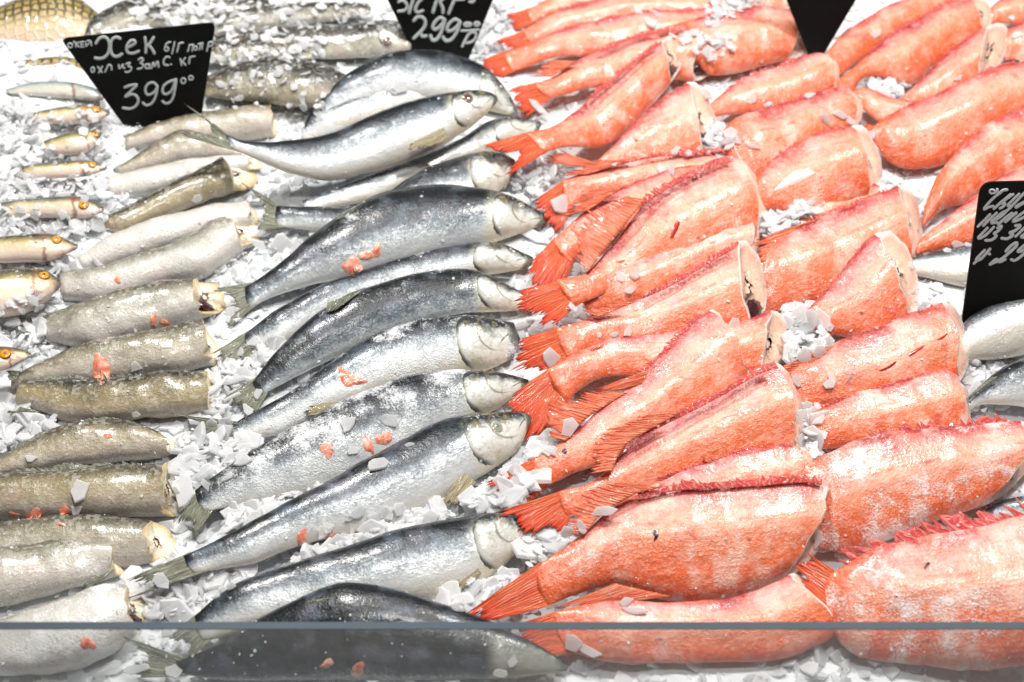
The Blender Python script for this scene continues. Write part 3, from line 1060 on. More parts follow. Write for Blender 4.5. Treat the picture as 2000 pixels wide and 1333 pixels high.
        for j in range(NRr - 1):
            for k in range(NA):
                a, b = j * NA + k, j * NA + (k + 1) % NA
                F.append((a, a + NA, b + NA, b))
        for k in range(NA):
            F.append((len(V) - 1, k, (k + 1) % NA))
        o = mesh_obj(name, V, F, mat, root, UV)
        SOLIDS.append((root, [v + self.O for v in V], F))
        return o

    def eye(self, x, y, r_px, mat, root):
        vs = SOLIDS
        best = None
        for own, V, F in vs:
            if own is not root:
                continue
            tree = BVHTree.FromPolygons(V, F)
            loc, nrm, idx, dist = tree.ray_cast(CAM, ray(x, y))
            if loc is not None and (best is None or dist < best[1]):
                best = (loc, dist, nrm)
        if best is None:
            return
        loc, dist, nrm = best
        if nrm.dot(CAM - loc) < 0:
            nrm = -nrm
        nrm = (nrm + self.n).normalized()
        r = r_px * self.scale * .88
        bm = bmesh.new()
        bmesh.ops.create_uvsphere(bm, u_segments=24, v_segments=14, radius=1)
        me = bpy.data.meshes.new('eye')
        bm.to_mesh(me)
        bm.free()
        me.polygons.foreach_set('use_smooth', [True] * len(me.polygons))
        me.materials.append(mat)
        o = bpy.data.objects.new('eye', me)
        COL.objects.link(o)
        o.parent = root
        o.matrix_local = Matrix.Translation(loc - self.O) @ nrm.to_track_quat('Z', 'Y').to_matrix().to_4x4() @ Matrix.Diagonal((r, r, r * .34, 1))
        pm = me.copy()
        pm.materials.clear()
        pm.materials.append(M['pupil_pale'] if mat is M['eye_pale'] else M['pupil'])
        pu = bpy.data.objects.new('pupil', pm)
        COL.objects.link(pu)
        pu.parent = o
        pu.matrix_local = Matrix.Translation((.03, .02, .52)) @ Matrix.Diagonal((.42, .42, .55, 1))
        return o


FISH = []
_seed = [0]


def herring(label, D, V, tail=None, tilt=20, thick=.46, z0=.003, frost=.3, dark=0.0, gill=True, pec=None, eye=None, dorsal=None,
            pelvic=None, scales=1.0, head=1.0, tail_lift=0.0, name='herring', group='whole herrings laid on the ice', rays=15, gillp=None):
    _seed[0] += 1
    F = Fish('herring', D, V, z0, tilt, thick, snout=True, sq=1.15, seed=_seed[0], tail_lift=tail_lift)
    root = thing(name, label, 'fish', F.O, group)
    F.body(M['herring'], root, frost=frost, dark=dark, scales=scales, head=head)
    if gill:
        u, c, ru, rc = gillp or (.897, 0, .101, 1.06)
        F.patch('gill_cover', u, c, ru, rc, .0024, M['gill'], root)
    if tail:
        pk = (tuple(F.Dp[1]), tuple(F.Vp[1]))
        F.fin('tail_fin', [pk[0], pk[1]], tail, M['fin_grey'], root, rays=rays, jag=.10, lift=0, seed=3)
    if pec:
        F.fin('pectoral_fin', pec[0], pec[1], M['fin_tan'], root, rays=8, jag=.15, lift=.008, seed=5)
    if pelvic:
        F.fin('pelvic_fin', pelvic[0], pelvic[1], M['fin_tan'], root, rays=7, jag=.2, lift=.006, seed=6)
    if dorsal:
        F.fin('dorsal_fin', dorsal[0], dorsal[1], M['fin_grey'], root, rays=9, jag=.2, lift=.010, seed=7)
    if eye:
        F.eye(*eye[:3], M[eye[3]], root)
    FISH.append(root)
    return F, root


def hake(label, D, V, cut=(6, 40), tilt=8, thick=.72, z0=.004, frost=.25, tone=.3, dark=0.0, cavity=0.0, fins=(), spine=None, face=True):
    _seed[0] += 1
    F = Fish('hake', D, V, z0, tilt, thick, cut=cut if face else None, seed=_seed[0], lump=.0026, sq=.95, rag=1.9)
    root = thing('headless_hake', label, 'fish', F.O, 'headless hake laid on the ice')
    F.body(M['hake'], root, frost=frost, tone=tone, dark=dark)
    if face:
        F.cut_face(M['flesh_hake'], root, cavity)
    if spine:
        F.edge_fin('dorsal_fin', spine[0], spine[1], spine[2], spine[2] * 3, M['fin_grey'], root, rays=18, jag=.4, hump=False, sink=.12, lift=.002)
    for nm, b, o in fins:
        F.fin(nm, b, o, M['fin_grey'], root, rays=8, jag=.25, lift=.012, seed=9)
    FISH.append(root)
    return F, root


def redfish(label, D, V, tail=None, cut=(8, 18), tilt=24, thick=.30, z0=.006, frost=.2, pale=.45, orange=.4, cavity=0.0, spines=(.55, .98, 12),
            soft=None, anal=None, tail_lift=0.0, redtail=1.0, rays=16, tjag=.16, face=True, sp_rays=15, pelvic=None, grow=.22):
    _seed[0] += 1
    F = Fish('redfish', D, V, z0, tilt, thick, cut=cut if face else None, seed=_seed[0], tail_lift=tail_lift, lump=.0022, sq=1.3, grow=grow)
    root = thing('headless_redfish', label, 'fish', F.O, 'headless redfish laid in overlapping rows')
    F.body(M['redfish'], root, frost=frost, pale=pale, orange=orange, redtail=redtail)
    if face:
        F.cut_face(M['flesh_red'], root, cavity)
    if tail:
        F.fin('tail_fin', [tuple(F.Dp[1]), tuple(F.Vp[1])], tail, M['fin_red'], root, rays=rays, jag=tjag, lift=0, seed=3, ridge=.0008)
    if spines:
        F.edge_fin('spiny_dorsal_fin', spines[0], spines[1], spines[2], spines[2] * 1.6, M['fin_spine'], root, rays=sp_rays, jag=.75, seed=4, hump=False, lift=.001)
    if soft:
        F.fin('soft_dorsal_fin', soft[0], soft[1], M['fin_soft'], root, rays=soft[2] if len(soft) > 2 else 13, jag=.45, lift=.003, seed=8, ridge=.0008)
    if anal:
        F.fin('anal_fin', anal[0], anal[1], M['fin_soft'], root, rays=8, jag=.35, lift=.002, seed=11, ridge=.0008)
    if pelvic:
        F.fin('pelvic_fin', pelvic[0], pelvic[1], M['fin_soft'], root, rays=7, jag=.4, lift=.002, seed=12, ridge=.0008)
    FISH.append(root)
    return F, root


# ================================================================== herrings (tail at the left, head at the right)
herring('black-backed herring right behind the glass, only its back above the glass edge',
        [(345, 1285), (430, 1250), (520, 1200), (600, 1160), (690, 1138), (800, 1158), (930, 1205), (1040, 1248), (1108, 1290)],
        [(350, 1310), (450, 1322), (600, 1325), (750, 1326), (900, 1322), (1020, 1315), (1106, 1304)],
        tail=[(240, 1236), (275, 1270), (262, 1318)], dark=.42, frost=.25, z0=.004, tilt=26, thick=.5, gill=False, head=.55,
        dorsal=([(600, 1175), (690, 1160)], [(585, 1190), (640, 1172)]))
herring('silvery herring with a cream belly and brown-stained gill, just behind the herring at the glass',
        [(380, 1205), (420, 1168), (470, 1136), (560, 1101), (620, 1081), (700, 1060), (800, 1031), (910, 1008), (965, 1003), (1015, 1012), (1042, 1030)],
        [(400, 1245), (520, 1222), (640, 1205), (760, 1188), (870, 1174), (930, 1150), (970, 1120), (1010, 1080), (1041, 1042)],
        tail=[(330, 1240), (370, 1250), (360, 1290)], frost=.28, dark=-.11,
        pec=([(924, 1096), (940, 1120)], [(864, 1148), (872, 1162), (905, 1152)]))
herring('large herring with clean silver head and scaly flank, its tail across a cream hake cut',
        [(357, 1085), (400, 1066), (450, 1040), (560, 980), (680, 915), (760, 870), (840, 830), (900, 812), (970, 805), (1020, 804), (1037, 814)],
        [(383, 1121), (440, 1110), (500, 1100), (600, 1064), (700, 1045), (800, 1015), (870, 985), (925, 940), (968, 915), (1012, 878), (1035, 828)],
        tail=[(236, 1138), (300, 1143), (244, 1172)], frost=.30, dark=-.03, eye=(970, 834, 15, 'eye_pale'),
        pec=([(904, 922), (930, 942)], [(862, 980), (867, 993), (892, 986)]), gillp=(.892, 0, .106, 1.06))
herring('frosty blue-backed herring with ice chips and pink scraps along its lower side',
        [(380, 958), (430, 920), (520, 860), (600, 815), (680, 775), (760, 745), (830, 728), (900, 722), (980, 728), (1032, 742)],
        [(402, 1000), (480, 985), (600, 965), (720, 930), (800, 885), (890, 838), (970, 800), (1028, 758)],
        tail=[(342, 1025), (372, 1020), (380, 1052)], frost=.72, dark=.02)
herring('grey frosted herring with a pale lower flank and dark slit behind its gill',
        [(450, 830), (520, 790), (580, 757), (640, 712), (700, 668), (780, 632), (860, 618), (930, 617), (1003, 628)],
        [(462, 866), (540, 850), (600, 825), (680, 795), (760, 770), (860, 742), (950, 725), (1003, 702)],
        tail=[(335, 808), (395, 825), (355, 838)], frost=.66, dark=-.12, pelvic=([(650, 780), (662, 803)], [(588, 790), (586, 805), (606, 816)]))
herring('darkest bent herring with a fin raised on its back, nose under a red tail fin',
        [(492, 748), (535, 690), (590, 632), (650, 590), (700, 565), (780, 540), (850, 527), (920, 525), (975, 547), (1040, 580)],
        [(512, 772), (560, 748), (620, 718), (700, 684), (760, 655), (840, 630), (920, 614), (985, 610), (1045, 605)],
        tail=[(440, 775), (470, 800), (500, 810)], frost=.48, dark=.24, dorsal=([(640, 592), (710, 566)], [(636, 612), (655, 608)]))
herring('herring almost hidden between two darker ones, grey tail fan spread beside the hake',
        [(478, 652), (540, 606), (620, 560), (700, 530), (770, 508), (850, 485), (930, 473), (990, 480), (1042, 503)],
        [(486, 682), (560, 670), (620, 630), (700, 595), (780, 568), (860, 548), (950, 540), (1030, 525)],
        tail=[(410, 692), (445, 715), (436, 785)], frost=.55, dark=-.04)
herring('big steel-blue herring with a pink scrap stuck on its belly and a mottled head',
        [(478, 560), (540, 520), (600, 465), (660, 420), (720, 385), (790, 366), (870, 360), (940, 365), (1000, 384), (1055, 412), (1070, 430)],
        [(490, 602), (540, 578), (620, 556), (700, 545), (780, 522), (860, 502), (930, 484), (995, 465), (1055, 442)],
        tail=[(418, 565), (462, 590), (440, 646)], frost=.48, dark=.14, eye=(1018, 402, 8, 'eye_pale'), gillp=(.905, 0, .093, 1.06), 
        dorsal=([(655, 425), (715, 392)], [(652, 432), (672, 425)]))
herring('slim blue herring with its tail fin spread against the cream cut of a hake',
        [(540, 402), (620, 405), (680, 405), (740, 385), (800, 345), (850, 320), (910, 303), (970, 298), (1005, 312)],
        [(545, 444), (620, 452), (700, 450), (800, 430), (900, 400), (960, 388), (1003, 350)],
        tail=[(468, 355), (515, 402), (498, 450)], frost=.4, dark=.05)
herring('pale herring with a frosty grey flank lying below the topmost curved herring',
        [(590, 392), (640, 372), (700, 350), (820, 305), (900, 270), (950, 238), (1000, 228), (1056, 238)],
        [(600, 412), (700, 398), (800, 362), (900, 322), (980, 292), (1052, 256)], frost=.62, dark=-.22)
herring('grey herring with a rounded back, rearmost under the price tag of its row',
        [(595, 240), (630, 182), (690, 135), (750, 106), (820, 97), (890, 105), (950, 130), (990, 175), (1010, 212)],
        [(600, 262), (680, 228), (760, 205), (850, 205), (930, 212), (975, 222), (1006, 226)], frost=.5, dark=-.05, tilt=28)
herring('whitish frosted herring between the curved top one and the rounded grey one',
        [(588, 252), (650, 206), (730, 166), (800, 137), (860, 132), (910, 142), (950, 165), (985, 190)],
        [(595, 276), (680, 255), (760, 240), (850, 225), (930, 215), (980, 205)], frost=.72, dark=-.25, tilt=28, gill=False)
herring('curved silver herring with a brown eye lying on top of the others, tail lifted',
        [(440, 262), (480, 275), (540, 277), (600, 268), (650, 258), (700, 237), (760, 211), (830, 190), (900, 179), (950, 178), (971, 189)],
        [(455, 292), (520, 321), (580, 346), (650, 356), (720, 342), (800, 316), (860, 290), (910, 256), (950, 225), (969, 203)],
        tail=[(352, 196), (415, 255), (350, 262)], frost=.12, dark=-.08, z0=.020, tilt=24, eye=(913, 192, 13, 'eye_dark'), tail_lift=.012, scales=.3,
        pec=([(866, 250), (878, 270)], [(797, 284), (802, 296), (838, 290)]), gillp=(.905, 0, .093, 1.06))

# ================================================================== headless hake (cut end at the right)
hake('white-bellied headless hake at the glass with a torn brown cut end',
     [(-60, 1218), (60, 1188), (150, 1161), (210, 1146), (238, 1148)], [(-60, 1316), (80, 1310), (200, 1285), (262, 1232)],
     cut=(4, 34), tone=.05, dark=-.42, frost=.75, cavity=.9)
hake('pale speckled headless hake with a narrow cream cut, second from the glass',
     [(-70, 1076), (50, 1064), (120, 1056), (208, 1054)], [(-70, 1220), (0, 1196), (100, 1166), (170, 1146), (224, 1126)],
     cut=(8, 18), tone=.35, dark=-.16, frost=.55, fins=[('pelvic_fin', [(222, 1112), (205, 1130)], [(165, 1142), (166, 1150)])])
hake('headless hake with a large round cream cut face, half under the speckled hake',
     [(-70, 1026), (60, 1014), (180, 1010), (300, 1012)], [(-60, 1100), (100, 1108), (200, 1114), (292, 1106)],
     cut=(-6, 62), tone=.55, frost=.45, z0=.002, fins=[('dorsal_fin', [(205, 1040), (160, 1044)], [(138, 1050), (150, 1030)])])
hake('olive brown headless hake with dark back fin and an ice chip on its middle',
     [(-70, 935), (0, 924), (100, 917), (200, 909), (322, 903)], [(-70, 1020), (0, 1019), (100, 1015), (200, 1014), (322, 1012)],
     cut=(4, 34), tone=.92, frost=.2, cavity=.25, spine=(.1, .97, 9))
hake('olive headless hake with a ragged little cream cut lying above the brown one',
     [(-40, 912), (50, 864), (120, 832), (190, 819), (260, 824), (308, 845)], [(-40, 940), (60, 924), (150, 917), (230, 908), (290, 898), (325, 886)],
     cut=(10, 26), tone=.75, frost=.3, spine=(.2, .8, 5))
hake('thick dark brown headless hake cut square at both ends',
     [(52, 742), (100, 736), (200, 737), (300, 730), (408, 722)], [(30, 792), (80, 808), (130, 828), (230, 828), (320, 818), (404, 806)],
     cut=(0, 20), tone=1.0, dark=.08, frost=.35, spine=(.05, .9, 5),
     fins=[('pectoral_fin', [(385, 738), (378, 752)], [(322, 762), (330, 752)]), ('anal_fin', [(80, 806), (40, 795)], [(14, 803), (20, 812)])])
hake('tapering grey-brown headless hake with a bright pink scrap on its belly',
     [(28, 735), (80, 705), (150, 680), (240, 652), (300, 640), (392, 626)], [(22, 760), (100, 752), (220, 748), (320, 740), (410, 722)],
     cut=(6, 26), tone=.6, frost=.4, cavity=.2, fins=[('tail_fin', [(40, 725), (30, 745)], [(12, 724), (16, 742)])])
hake('grey headless hake with a blunt end and a round cream cut with torn flesh',
     [(85, 620), (150, 596), (220, 571), (300, 555), (380, 543)], [(92, 668), (150, 682), (220, 680), (310, 655), (395, 620)],
     cut=(-8, 54), tone=.3, frost=.3, cavity=.6)
hake('silvery bent headless hake with olive back and frayed cut beside a grey tail fin',
     [(122, 532), (200, 520), (290, 490), (370, 450), (428, 425)], [(125, 588), (200, 592), (270, 577), (340, 560), (410, 545), (478, 495)],
     cut=(6, 30), tone=.12, dark=-.12, frost=.3, cavity=.5)
hake('white belly-up headless hake between the silvery bent one and the dark striped one',
     [(150, 500), (220, 462), (310, 427), (400, 402), (480, 388)], [(165, 530), (250, 512), (340, 486), (420, 460), (488, 445)],
     cut=(4, 10), tone=.1, dark=-.5, frost=.55)
hake('dark brown striped headless hake tapering to a thin tail in the ice',
     [(150, 434), (210, 420), (280, 387), (340, 352), (400, 325), (424, 312)], [(168, 442), (240, 454), (300, 432), (380, 402), (460, 380)],
     cut=(8, 36), tone=.95, dark=.16, frost=.1, spine=(.3, .9, 4))
hake('plain white headless hake belly just below the brown herring-side hake',
     [(212, 345), (300, 325), (400, 309), (478, 303)], [(212, 392), (280, 388), (350, 370), (430, 345), (482, 335)],
     cut=(4, 26), tone=.05, dark=-.55, frost=.25)
hake('thin brownish headless hake under the lifted herring tail',
     [(218, 332), (290, 286), (350, 255), (400, 262), (460, 290)], [(238, 338), (320, 330), (400, 318), (470, 308)], cut=(4, 10), tone=.6, frost=.3, face=True)
hake('olive headless hake standing against the price tag with a thin cream cut edge',
     [(245, 264), (320, 237), (400, 215), (480, 207), (522, 205)], [(250, 296), (330, 285), (420, 285), (480, 280), (532, 268)], cut=(6, 12), tone=.6, dark=-.08, frost=.25)


# ================================================================== small fish bedded in ice up to their heads
def small(label, D, V, eye=None, tone=0.0, kind='smelt', z0=0.024, name='small_fish', group='small fish bedded in the crushed ice', thick=.55, fr=0):
    _seed[0] += 1
    F = Fish('small', D, V, z0, 12, thick, snout=True, seed=_seed[0])
    root = thing(name, label, 'fish', F.O, group)
    F.body(M[kind], root, tone=tone, frost=fr)
    if eye:
        F.eye(eye[0], eye[1], eye[2], M['eye_amber'], root)
    FISH.append(root)
    return F, root


small('orange-eyed fish head at the picture edge beside the grey-brown hake tail', [(-80, 692), (0, 678), (40, 682), (60, 690)], [(-80, 735), (0, 726), (40, 708), (60, 698)], (10, 692, 12))
small('yellow fish head with amber eye lying closest to the blunt grey hake', [(-60, 538), (30, 525), (85, 527), (118, 546)], [(-60, 628), (30, 618), (75, 600), (114, 566)], (86, 539, 12))
small('yellow fish head with dark nose beside the white belly-up hake', [(-60, 466), (40, 459), (100, 457), (152, 478)], [(-60, 516), (40, 515), (95, 512), (148, 488)], (110, 469, 11))
small('dark red-mouthed fish head with amber eye at the thin hake tail', [(0, 396), (90, 386), (160, 384), (202, 404)], [(20, 424), (100, 426), (165, 428), (200, 416)], (163, 401, 11), tone=.25)
small('yellow fish head in the ice beside the plain white hake', [(40, 325), (120, 314), (170, 313), (210, 326)], [(60, 350), (120, 350), (165, 346), (207, 332)], (180, 322, 9))
small('small reddish fish head sunk deepest in ice', [(85, 275), (140, 258), (180, 252), (198, 256)], [(95, 300), (140, 304), (175, 296), (196, 268)], (186, 263, 8))
small('fish head with an orange eye just below the edge of the handwritten slate tag', [(60, 222), (130, 208), (180, 205), (214, 217)], [(70, 240), (130, 242), (180, 240), (212, 226)], (187, 214, 9))
small('bluish little fish under the scaly golden ones', [(10, 175), (70, 160), (140, 160), (200, 176)], [(20, 184), (80, 190), (140, 195), (200, 198)], None, tone=1.0)
small('golden carp body with black-rimmed scales in the far corner', [(-90, 20), (0, 12), (60, -14), (130, -20), (200, 30)], [(-90, 85), (0, 95), (80, 108), (150, 100), (200, 62)], None,
      kind='carp', name='carp', group='scaly carp bedded in ice', thick=.45, z0=.012)
small('smaller scaly carp partly hidden under the slate tag', [(-40, 128), (60, 116), (130, 110), (200, 130)], [(-40, 150), (60, 148), (130, 150), (200, 165)], None,
      kind='carp', name='carp', group='scaly carp bedded in ice', z0=.014)

# frozen grey fish under loose snow, behind the herrings
for lab, D, V, tone, fr in [
    ('brown frozen fish with a dark side stripe half covered in ice', [(400, 150), (460, 125), (530, 112), (600, 118), (690, 150)], [(400, 190), (460, 196), (530, 205), (600, 212), (680, 205)], .9, .45),
    ('grey frozen fish under snow with its dark gill showing by the price tag', [(470, 60), (560, 52), (660, 52), (740, 38), (800, 45)], [(470, 105), (560, 112), (660, 118), (740, 112), (800, 100)], .35, .6),
    ('grey frozen fish in the far row above the handwritten slate tag', [(270, 20), (350, 0), (430, -6), (540, 0)], [(270, 52), (350, 55), (430, 50), (540, 40)], .35, .5),
    ('grey frozen fish tail sunk in the snow of the far row', [(420, 30), (520, 10), (620, 5), (720, 5)], [(420, 70), (520, 55), (620, 45), (720, 30)], .3, .65),
    ('grey-brown frozen fish hugging the side of the handwritten slate tag', [(400, 85), (460, 72), (540, 76), (600, 92)], [(400, 122), (470, 128), (540, 126), (610, 116)], .6, .6),
    ('purplish grey frozen fish between the carp and the handwritten slate tag', [(150, 60), (200, 20), (250, -5), (300, -15)], [(170, 95), (230, 70), (280, 50), (330, 30)], .5, .4)]:
    _seed[0] += 1
    F = Fish('frozen', D, V, .016, 14, .45, snout=True, seed=_seed[0], lump=.002)
    root = thing('frozen_fish', lab, 'fish', F.O, 'frozen fish under loose ice')
    F.body(M['hake'], root, frost=fr * .8, tone=min(tone, .6), dark=.32)
    if 'gill' in lab:
        F.patch('gill_cover', .88, -.1, .07, .7, .002, M['gill'], root)
        F.eye(757, 80, 10, M['eye_dark'], root)
    FISH.append(root)

# ================================================================== headless redfish (tail left, cut end right)
redfish('large pink headless redfish with closed tail fin touching the black-backed herring at the glass',
        [(1045, 1105), (1080, 1083), (1130, 1050), (1180, 1000), (1240, 965), (1320, 946), (1400, 941), (1500, 935), (1570, 930), (1622, 938)],
        [(1070, 1186), (1120, 1165), (1170, 1146), (1215, 1142), (1260, 1160), (1330, 1172), (1400, 1174), (1480, 1158), (1530, 1128)],
        tail=[(913, 1196), (925, 1205), (955, 1215)], cut=(14, 26), frost=.54, pale=.65, orange=.45, thick=.32,
        spines=(.40, .98, 11), soft=([(1140, 1045), (1180, 1002), (1240, 966), (1290, 952)], [(1100, 1040), (1115, 1000), (1140, 958), (1215, 944)], 14),
        anal=([(1200, 1140), (1310, 1165)], [(1080, 1190), (1190, 1180)]), tjag=.14, tail_lift=.008, rays=9, grow=0)
redfish('pale pink strip of a redfish wedged between the orange one and the large front one',
        [(1230, 968), (1310, 926), (1370, 905), (1440, 885), (1500, 873), (1556, 868)], [(1260, 1000), (1400, 985), (1500, 972), (1575, 935)],
        cut=(6, 12), pale=.85, orange=.1, frost=.35, spines=(.2, .98, 10))
redfish('bright orange headless redfish with dark red back fin, its tail over a herring nose',
        [(1092, 960), (1150, 946), (1190, 915), (1220, 872), (1280, 831), (1350, 795), (1420, 756), (1480, 720), (1514, 707)],
        [(1106, 1008), (1150, 995), (1210, 980), (1290, 955), (1350, 925), (1420, 904), (1480, 884), (1538, 872)],
        tail=[(973, 1000), (1005, 1022), (1030, 1050), (1062, 1030), (1100, 1044)], cut=(14, 12), pale=.30, orange=.85, frost=.1, tail_lift=.014, z0=.008,
        spines=(.40, .98, 8), soft=([(1195, 920), (1225, 868), (1330, 806)], [(1150, 925), (1160, 860), (1255, 812)], 14))
redfish('plump redfish with feathery red fin spread on the ice and ice flakes on its tail',
        [(1040, 897), (1090, 868), (1130, 838), (1180, 790), (1240, 745), (1290, 690), (1340, 636), (1384, 607)],
        [(1060, 955), (1110, 930), (1160, 908), (1210, 880), (1260, 848), (1330, 806), (1400, 772), (1446, 728)],
        tail=[(945, 945), (985, 970), (1010, 1002)], cut=(12, 4), pale=.35, orange=.55, frost=.2, z0=.008,
        spines=(.50, .98, 12), soft=([(1105, 862), (1150, 815), (1225, 768)], [(1068, 852), (1072, 795), (1160, 762)], 12),
        pelvic=([(1300, 712), (1290, 740)], [(1155, 762), (1190, 768)]))
redfish('redfish with a wide orange tail fan covering the grey herring heads and a lens-shaped cut',
        [(1068, 722), (1130, 688), (1190, 662), (1240, 655), (1300, 648), (1370, 640), (1440, 628), (1504, 608)],
        [(1108, 786), (1150, 748), (1200, 732), (1260, 728), (1330, 725), (1400, 722), (1488, 716)],
        tail=[(976, 788), (1000, 812), (1020, 845), (1042, 856), (1075, 826)], cut=(-8, 42), pale=.4, orange=.6, frost=.2, tail_lift=.014, z0=.006, spines=None, tjag=.2)
redfish('orange redfish with a hollow dark cut end and a square trimmed tail',
        [(1086, 640), (1140, 625), (1200, 600), (1260, 575), (1320, 545), (1380, 506), (1440, 471)],
        [(1112, 706), (1160, 682), (1230, 668), (1300, 662), (1370, 645), (1430, 632), (1464, 618)],
        tail=[(1003, 668), (1006, 692), (1010, 718), (1060, 722)], cut=(-18, 48), pale=.3, orange=.5, frost=.22, cavity=1.0, tail_lift=.012, z0=.016,
        spines=(.45, .98, 6), soft=([(1170, 620), (1240, 590)], [(1135, 606), (1190, 592)], 6), anal=([(1130, 690), (1180, 672)], [(1075, 720), (1120, 712)]))
redfish('pink speckled redfish strip showing only its back between two orange ones',
        [(1130, 548), (1200, 515), (1260, 496), (1320, 465), (1400, 440), (1468, 422)], [(1150, 612), (1230, 592), (1320, 552), (1400, 512), (1462, 492)],
        cut=(4, 10), pale=.75, orange=.1, frost=.35, spines=(.3, .98, 9), soft=([(1150, 560), (1260, 500)], [(1110, 590), (1160, 520)], 12))
redfish('large pale peach redfish with a long combed back fin and tail on a herring nose',
        [(1088, 548), (1140, 535), (1172, 502), (1202, 465), (1232, 422), (1262, 386), (1310, 355), (1360, 330), (1400, 312), (1436, 305)],
        [(1122, 598), (1170, 578), (1215, 562), (1265, 545), (1320, 508), (1400, 475), (1470, 442)],
        tail=[(1003, 572), (1018, 600), (1045, 622), (1078, 640)], cut=(12, 12), pale=.6, orange=.3, frost=.15, tail_lift=.014, z0=.007, spines=(.52, .98, 9),
        soft=([(1150, 530), (1200, 465), (1262, 390)], [(1120, 500), (1130, 420), (1215, 385)], 16))
redfish('redfish whose tail fan hangs down between two herring heads under the peach one',
        [(1078, 470), (1120, 428), (1170, 388), (1220, 362), (1280, 342), (1340, 325), (1400, 318)],
        [(1116, 516), (1150, 482), (1190, 455), (1240, 430), (1300, 410), (1400, 380)],
        tail=[(1030, 520), (1024, 550), (1060, 566), (1105, 552)], pale=.35, orange=.5, tail_lift=.010, spines=None, face=False, tjag=.2,
        soft=([(1150, 410), (1225, 362)], [(1095, 425), (1150, 372)], 12))
redfish('redfish with ice chips along its back, square pink end beside the peach one',
        [(1098, 352), (1150, 335), (1210, 318), (1270, 305), (1340, 296), (1410, 292), (1474, 298)], [(1112, 404), (1170, 388), (1240, 372), (1320, 362), (1400, 362), (1468, 356)],
        tail=[(1040, 394), (1058, 432), (1090, 460)], cut=(2, 8), pale=.5, orange=.3, frost=.3, tail_lift=.008, spines=(.3, .98, 8),
        soft=([(1150, 340), (1230, 315)], [(1090, 345), (1160, 312)], 10))
redfish('short redfish piece with a tall pale cut and dark hollow facing a pile of ice',
        [(1160, 322), (1195, 290), (1232, 250), (1272, 210), (1310, 180), (1340, 158)], [(1182, 335), (1240, 320), (1310, 310), (1368, 290)],
        cut=(-4, 30), pale=.4, orange=.45, frost=.25, cavity=.9, spines=(.5, .95, 5), anal=([(1180, 330), (1160, 318)], [(1062, 318), (1090, 292)]))
redfish('redfish with two-pronged orange tail lying over a grey herring and a hollow cut',
        [(1030, 259), (1085, 242), (1122, 215), (1160, 182), (1200, 150), (1242, 115), (1290, 76)], [(1064, 298), (1110, 287), (1155, 290), (1195, 282), (1232, 250), (1270, 208), (1308, 166)],
        tail=[(946, 284), (985, 300), (1012, 300), (1000, 322), (970, 356)], cut=(-4, 46), pale=.5, orange=.3, frost=.25, cavity=1.0, tail_lift=.016, z0=.008, spines=(.45, .98, 7), tjag=.1, grow=0)
redfish('redfish behind the two-pronged one with a rounded cream cut and small dark hole',
        [(1042, 165), (1085, 148), (1120, 122), (1180, 95), (1250, 66), (1320, 55), (1385, 48)], [(1072, 192), (1110, 182), (1150, 165), (1250, 130), (1320, 128), (1362, 128)],
        tail=[(998, 172), (1008, 205), (1022, 234)], cut=(-14, 38), pale=.35, orange=.55, cavity=.6, spines=(.4, .9, 7), tail_lift=.012,
        soft=([(1080, 150), (1130, 120)], [(1035, 150), (1065, 118)], 8), grow=.4)
redfish('redfish in the far rows with a smooth closed tail just behind the rounded grey herring',
        [(985, 100), (1030, 85), (1080, 60), (1140, 46), (1220, 30), (1300, 22), (1400, 14)], [(1000, 142), (1040, 128), (1090, 108), (1150, 96), (1250, 76), (1400, 58)],
        tail=[(936, 120), (955, 140), (975, 152)], pale=.35, orange=.5, face=False, tjag=.08, spines=(.3, .9, 7), grow=.4)
redfish('far redfish with orange tail fins spread near the second price tag',
        [(1020, 62), (1060, 38), (1110, 15), (1200, -6), (1300, -14)], [(1040, 90), (1080, 72), (1130, 48), (1220, 30), (1320, 20)],
        tail=[(962, 86), (985, 92), (1005, 100)], pale=.4, orange=.5, face=False, spines=(.3, .9, 8), grow=.4)
redfish('far redfish with a yellow-orange tail base at the top of the picture',
        [(1030, 18), (1080, -6), (1150, -30), (1250, -45)], [(1040, 46), (1090, 24), (1160, 4), (1260, -10)], tail=[(985, 30), (1000, 52), (1010, 60)], pale=.3, orange=.9, face=False, spines=None, grow=.4)
redfish('far redfish with snow on its back right beside the blank black tag',
        [(1300, 48), (1380, 26), (1440, 15), (1500, 8), (1542, 14)], [(1390, 150), (1430, 148), (1490, 132), (1538, 116)], cut=(14, 30), pale=.45, orange=.55, frost=.4, cavity=.4, spines=None, grow=0)
redfish('far redfish at the top edge behind the snowy-backed one',
        [(1180, 8), (1280, -10), (1400, -25), (1530, -40)], [(1200, 50), (1300, 34), (1400, 22), (1535, 12)], cut=(4, 8), pale=.6, orange=.2, frost=.4, spines=(.2, .9, 6))
redfish('redfish with a row of dark red back spines in front of the blank black tag',
        [(1372, 214), (1420, 176), (1460, 151), (1520, 130), (1570, 111), (1602, 103)], [(1382, 232), (1430, 222), (1500, 210), (1570, 196), (1620, 168)],
        cut=(12, 6), pale=.5, orange=.35, frost=.2, spines=(.25, .92, 9))
redfish('pale redfish with white-rimmed cut and ice flakes along its top among the far rows',
        [(1410, 258), (1440, 228), (1500, 206), (1560, 190), (1620, 173), (1650, 170)], [(1460, 372), (1500, 350), (1550, 320), (1600, 282), (1660, 244)],
        cut=(14, 4), pale=.7, orange=.2, frost=.35, spines=(.3, .8, 5))
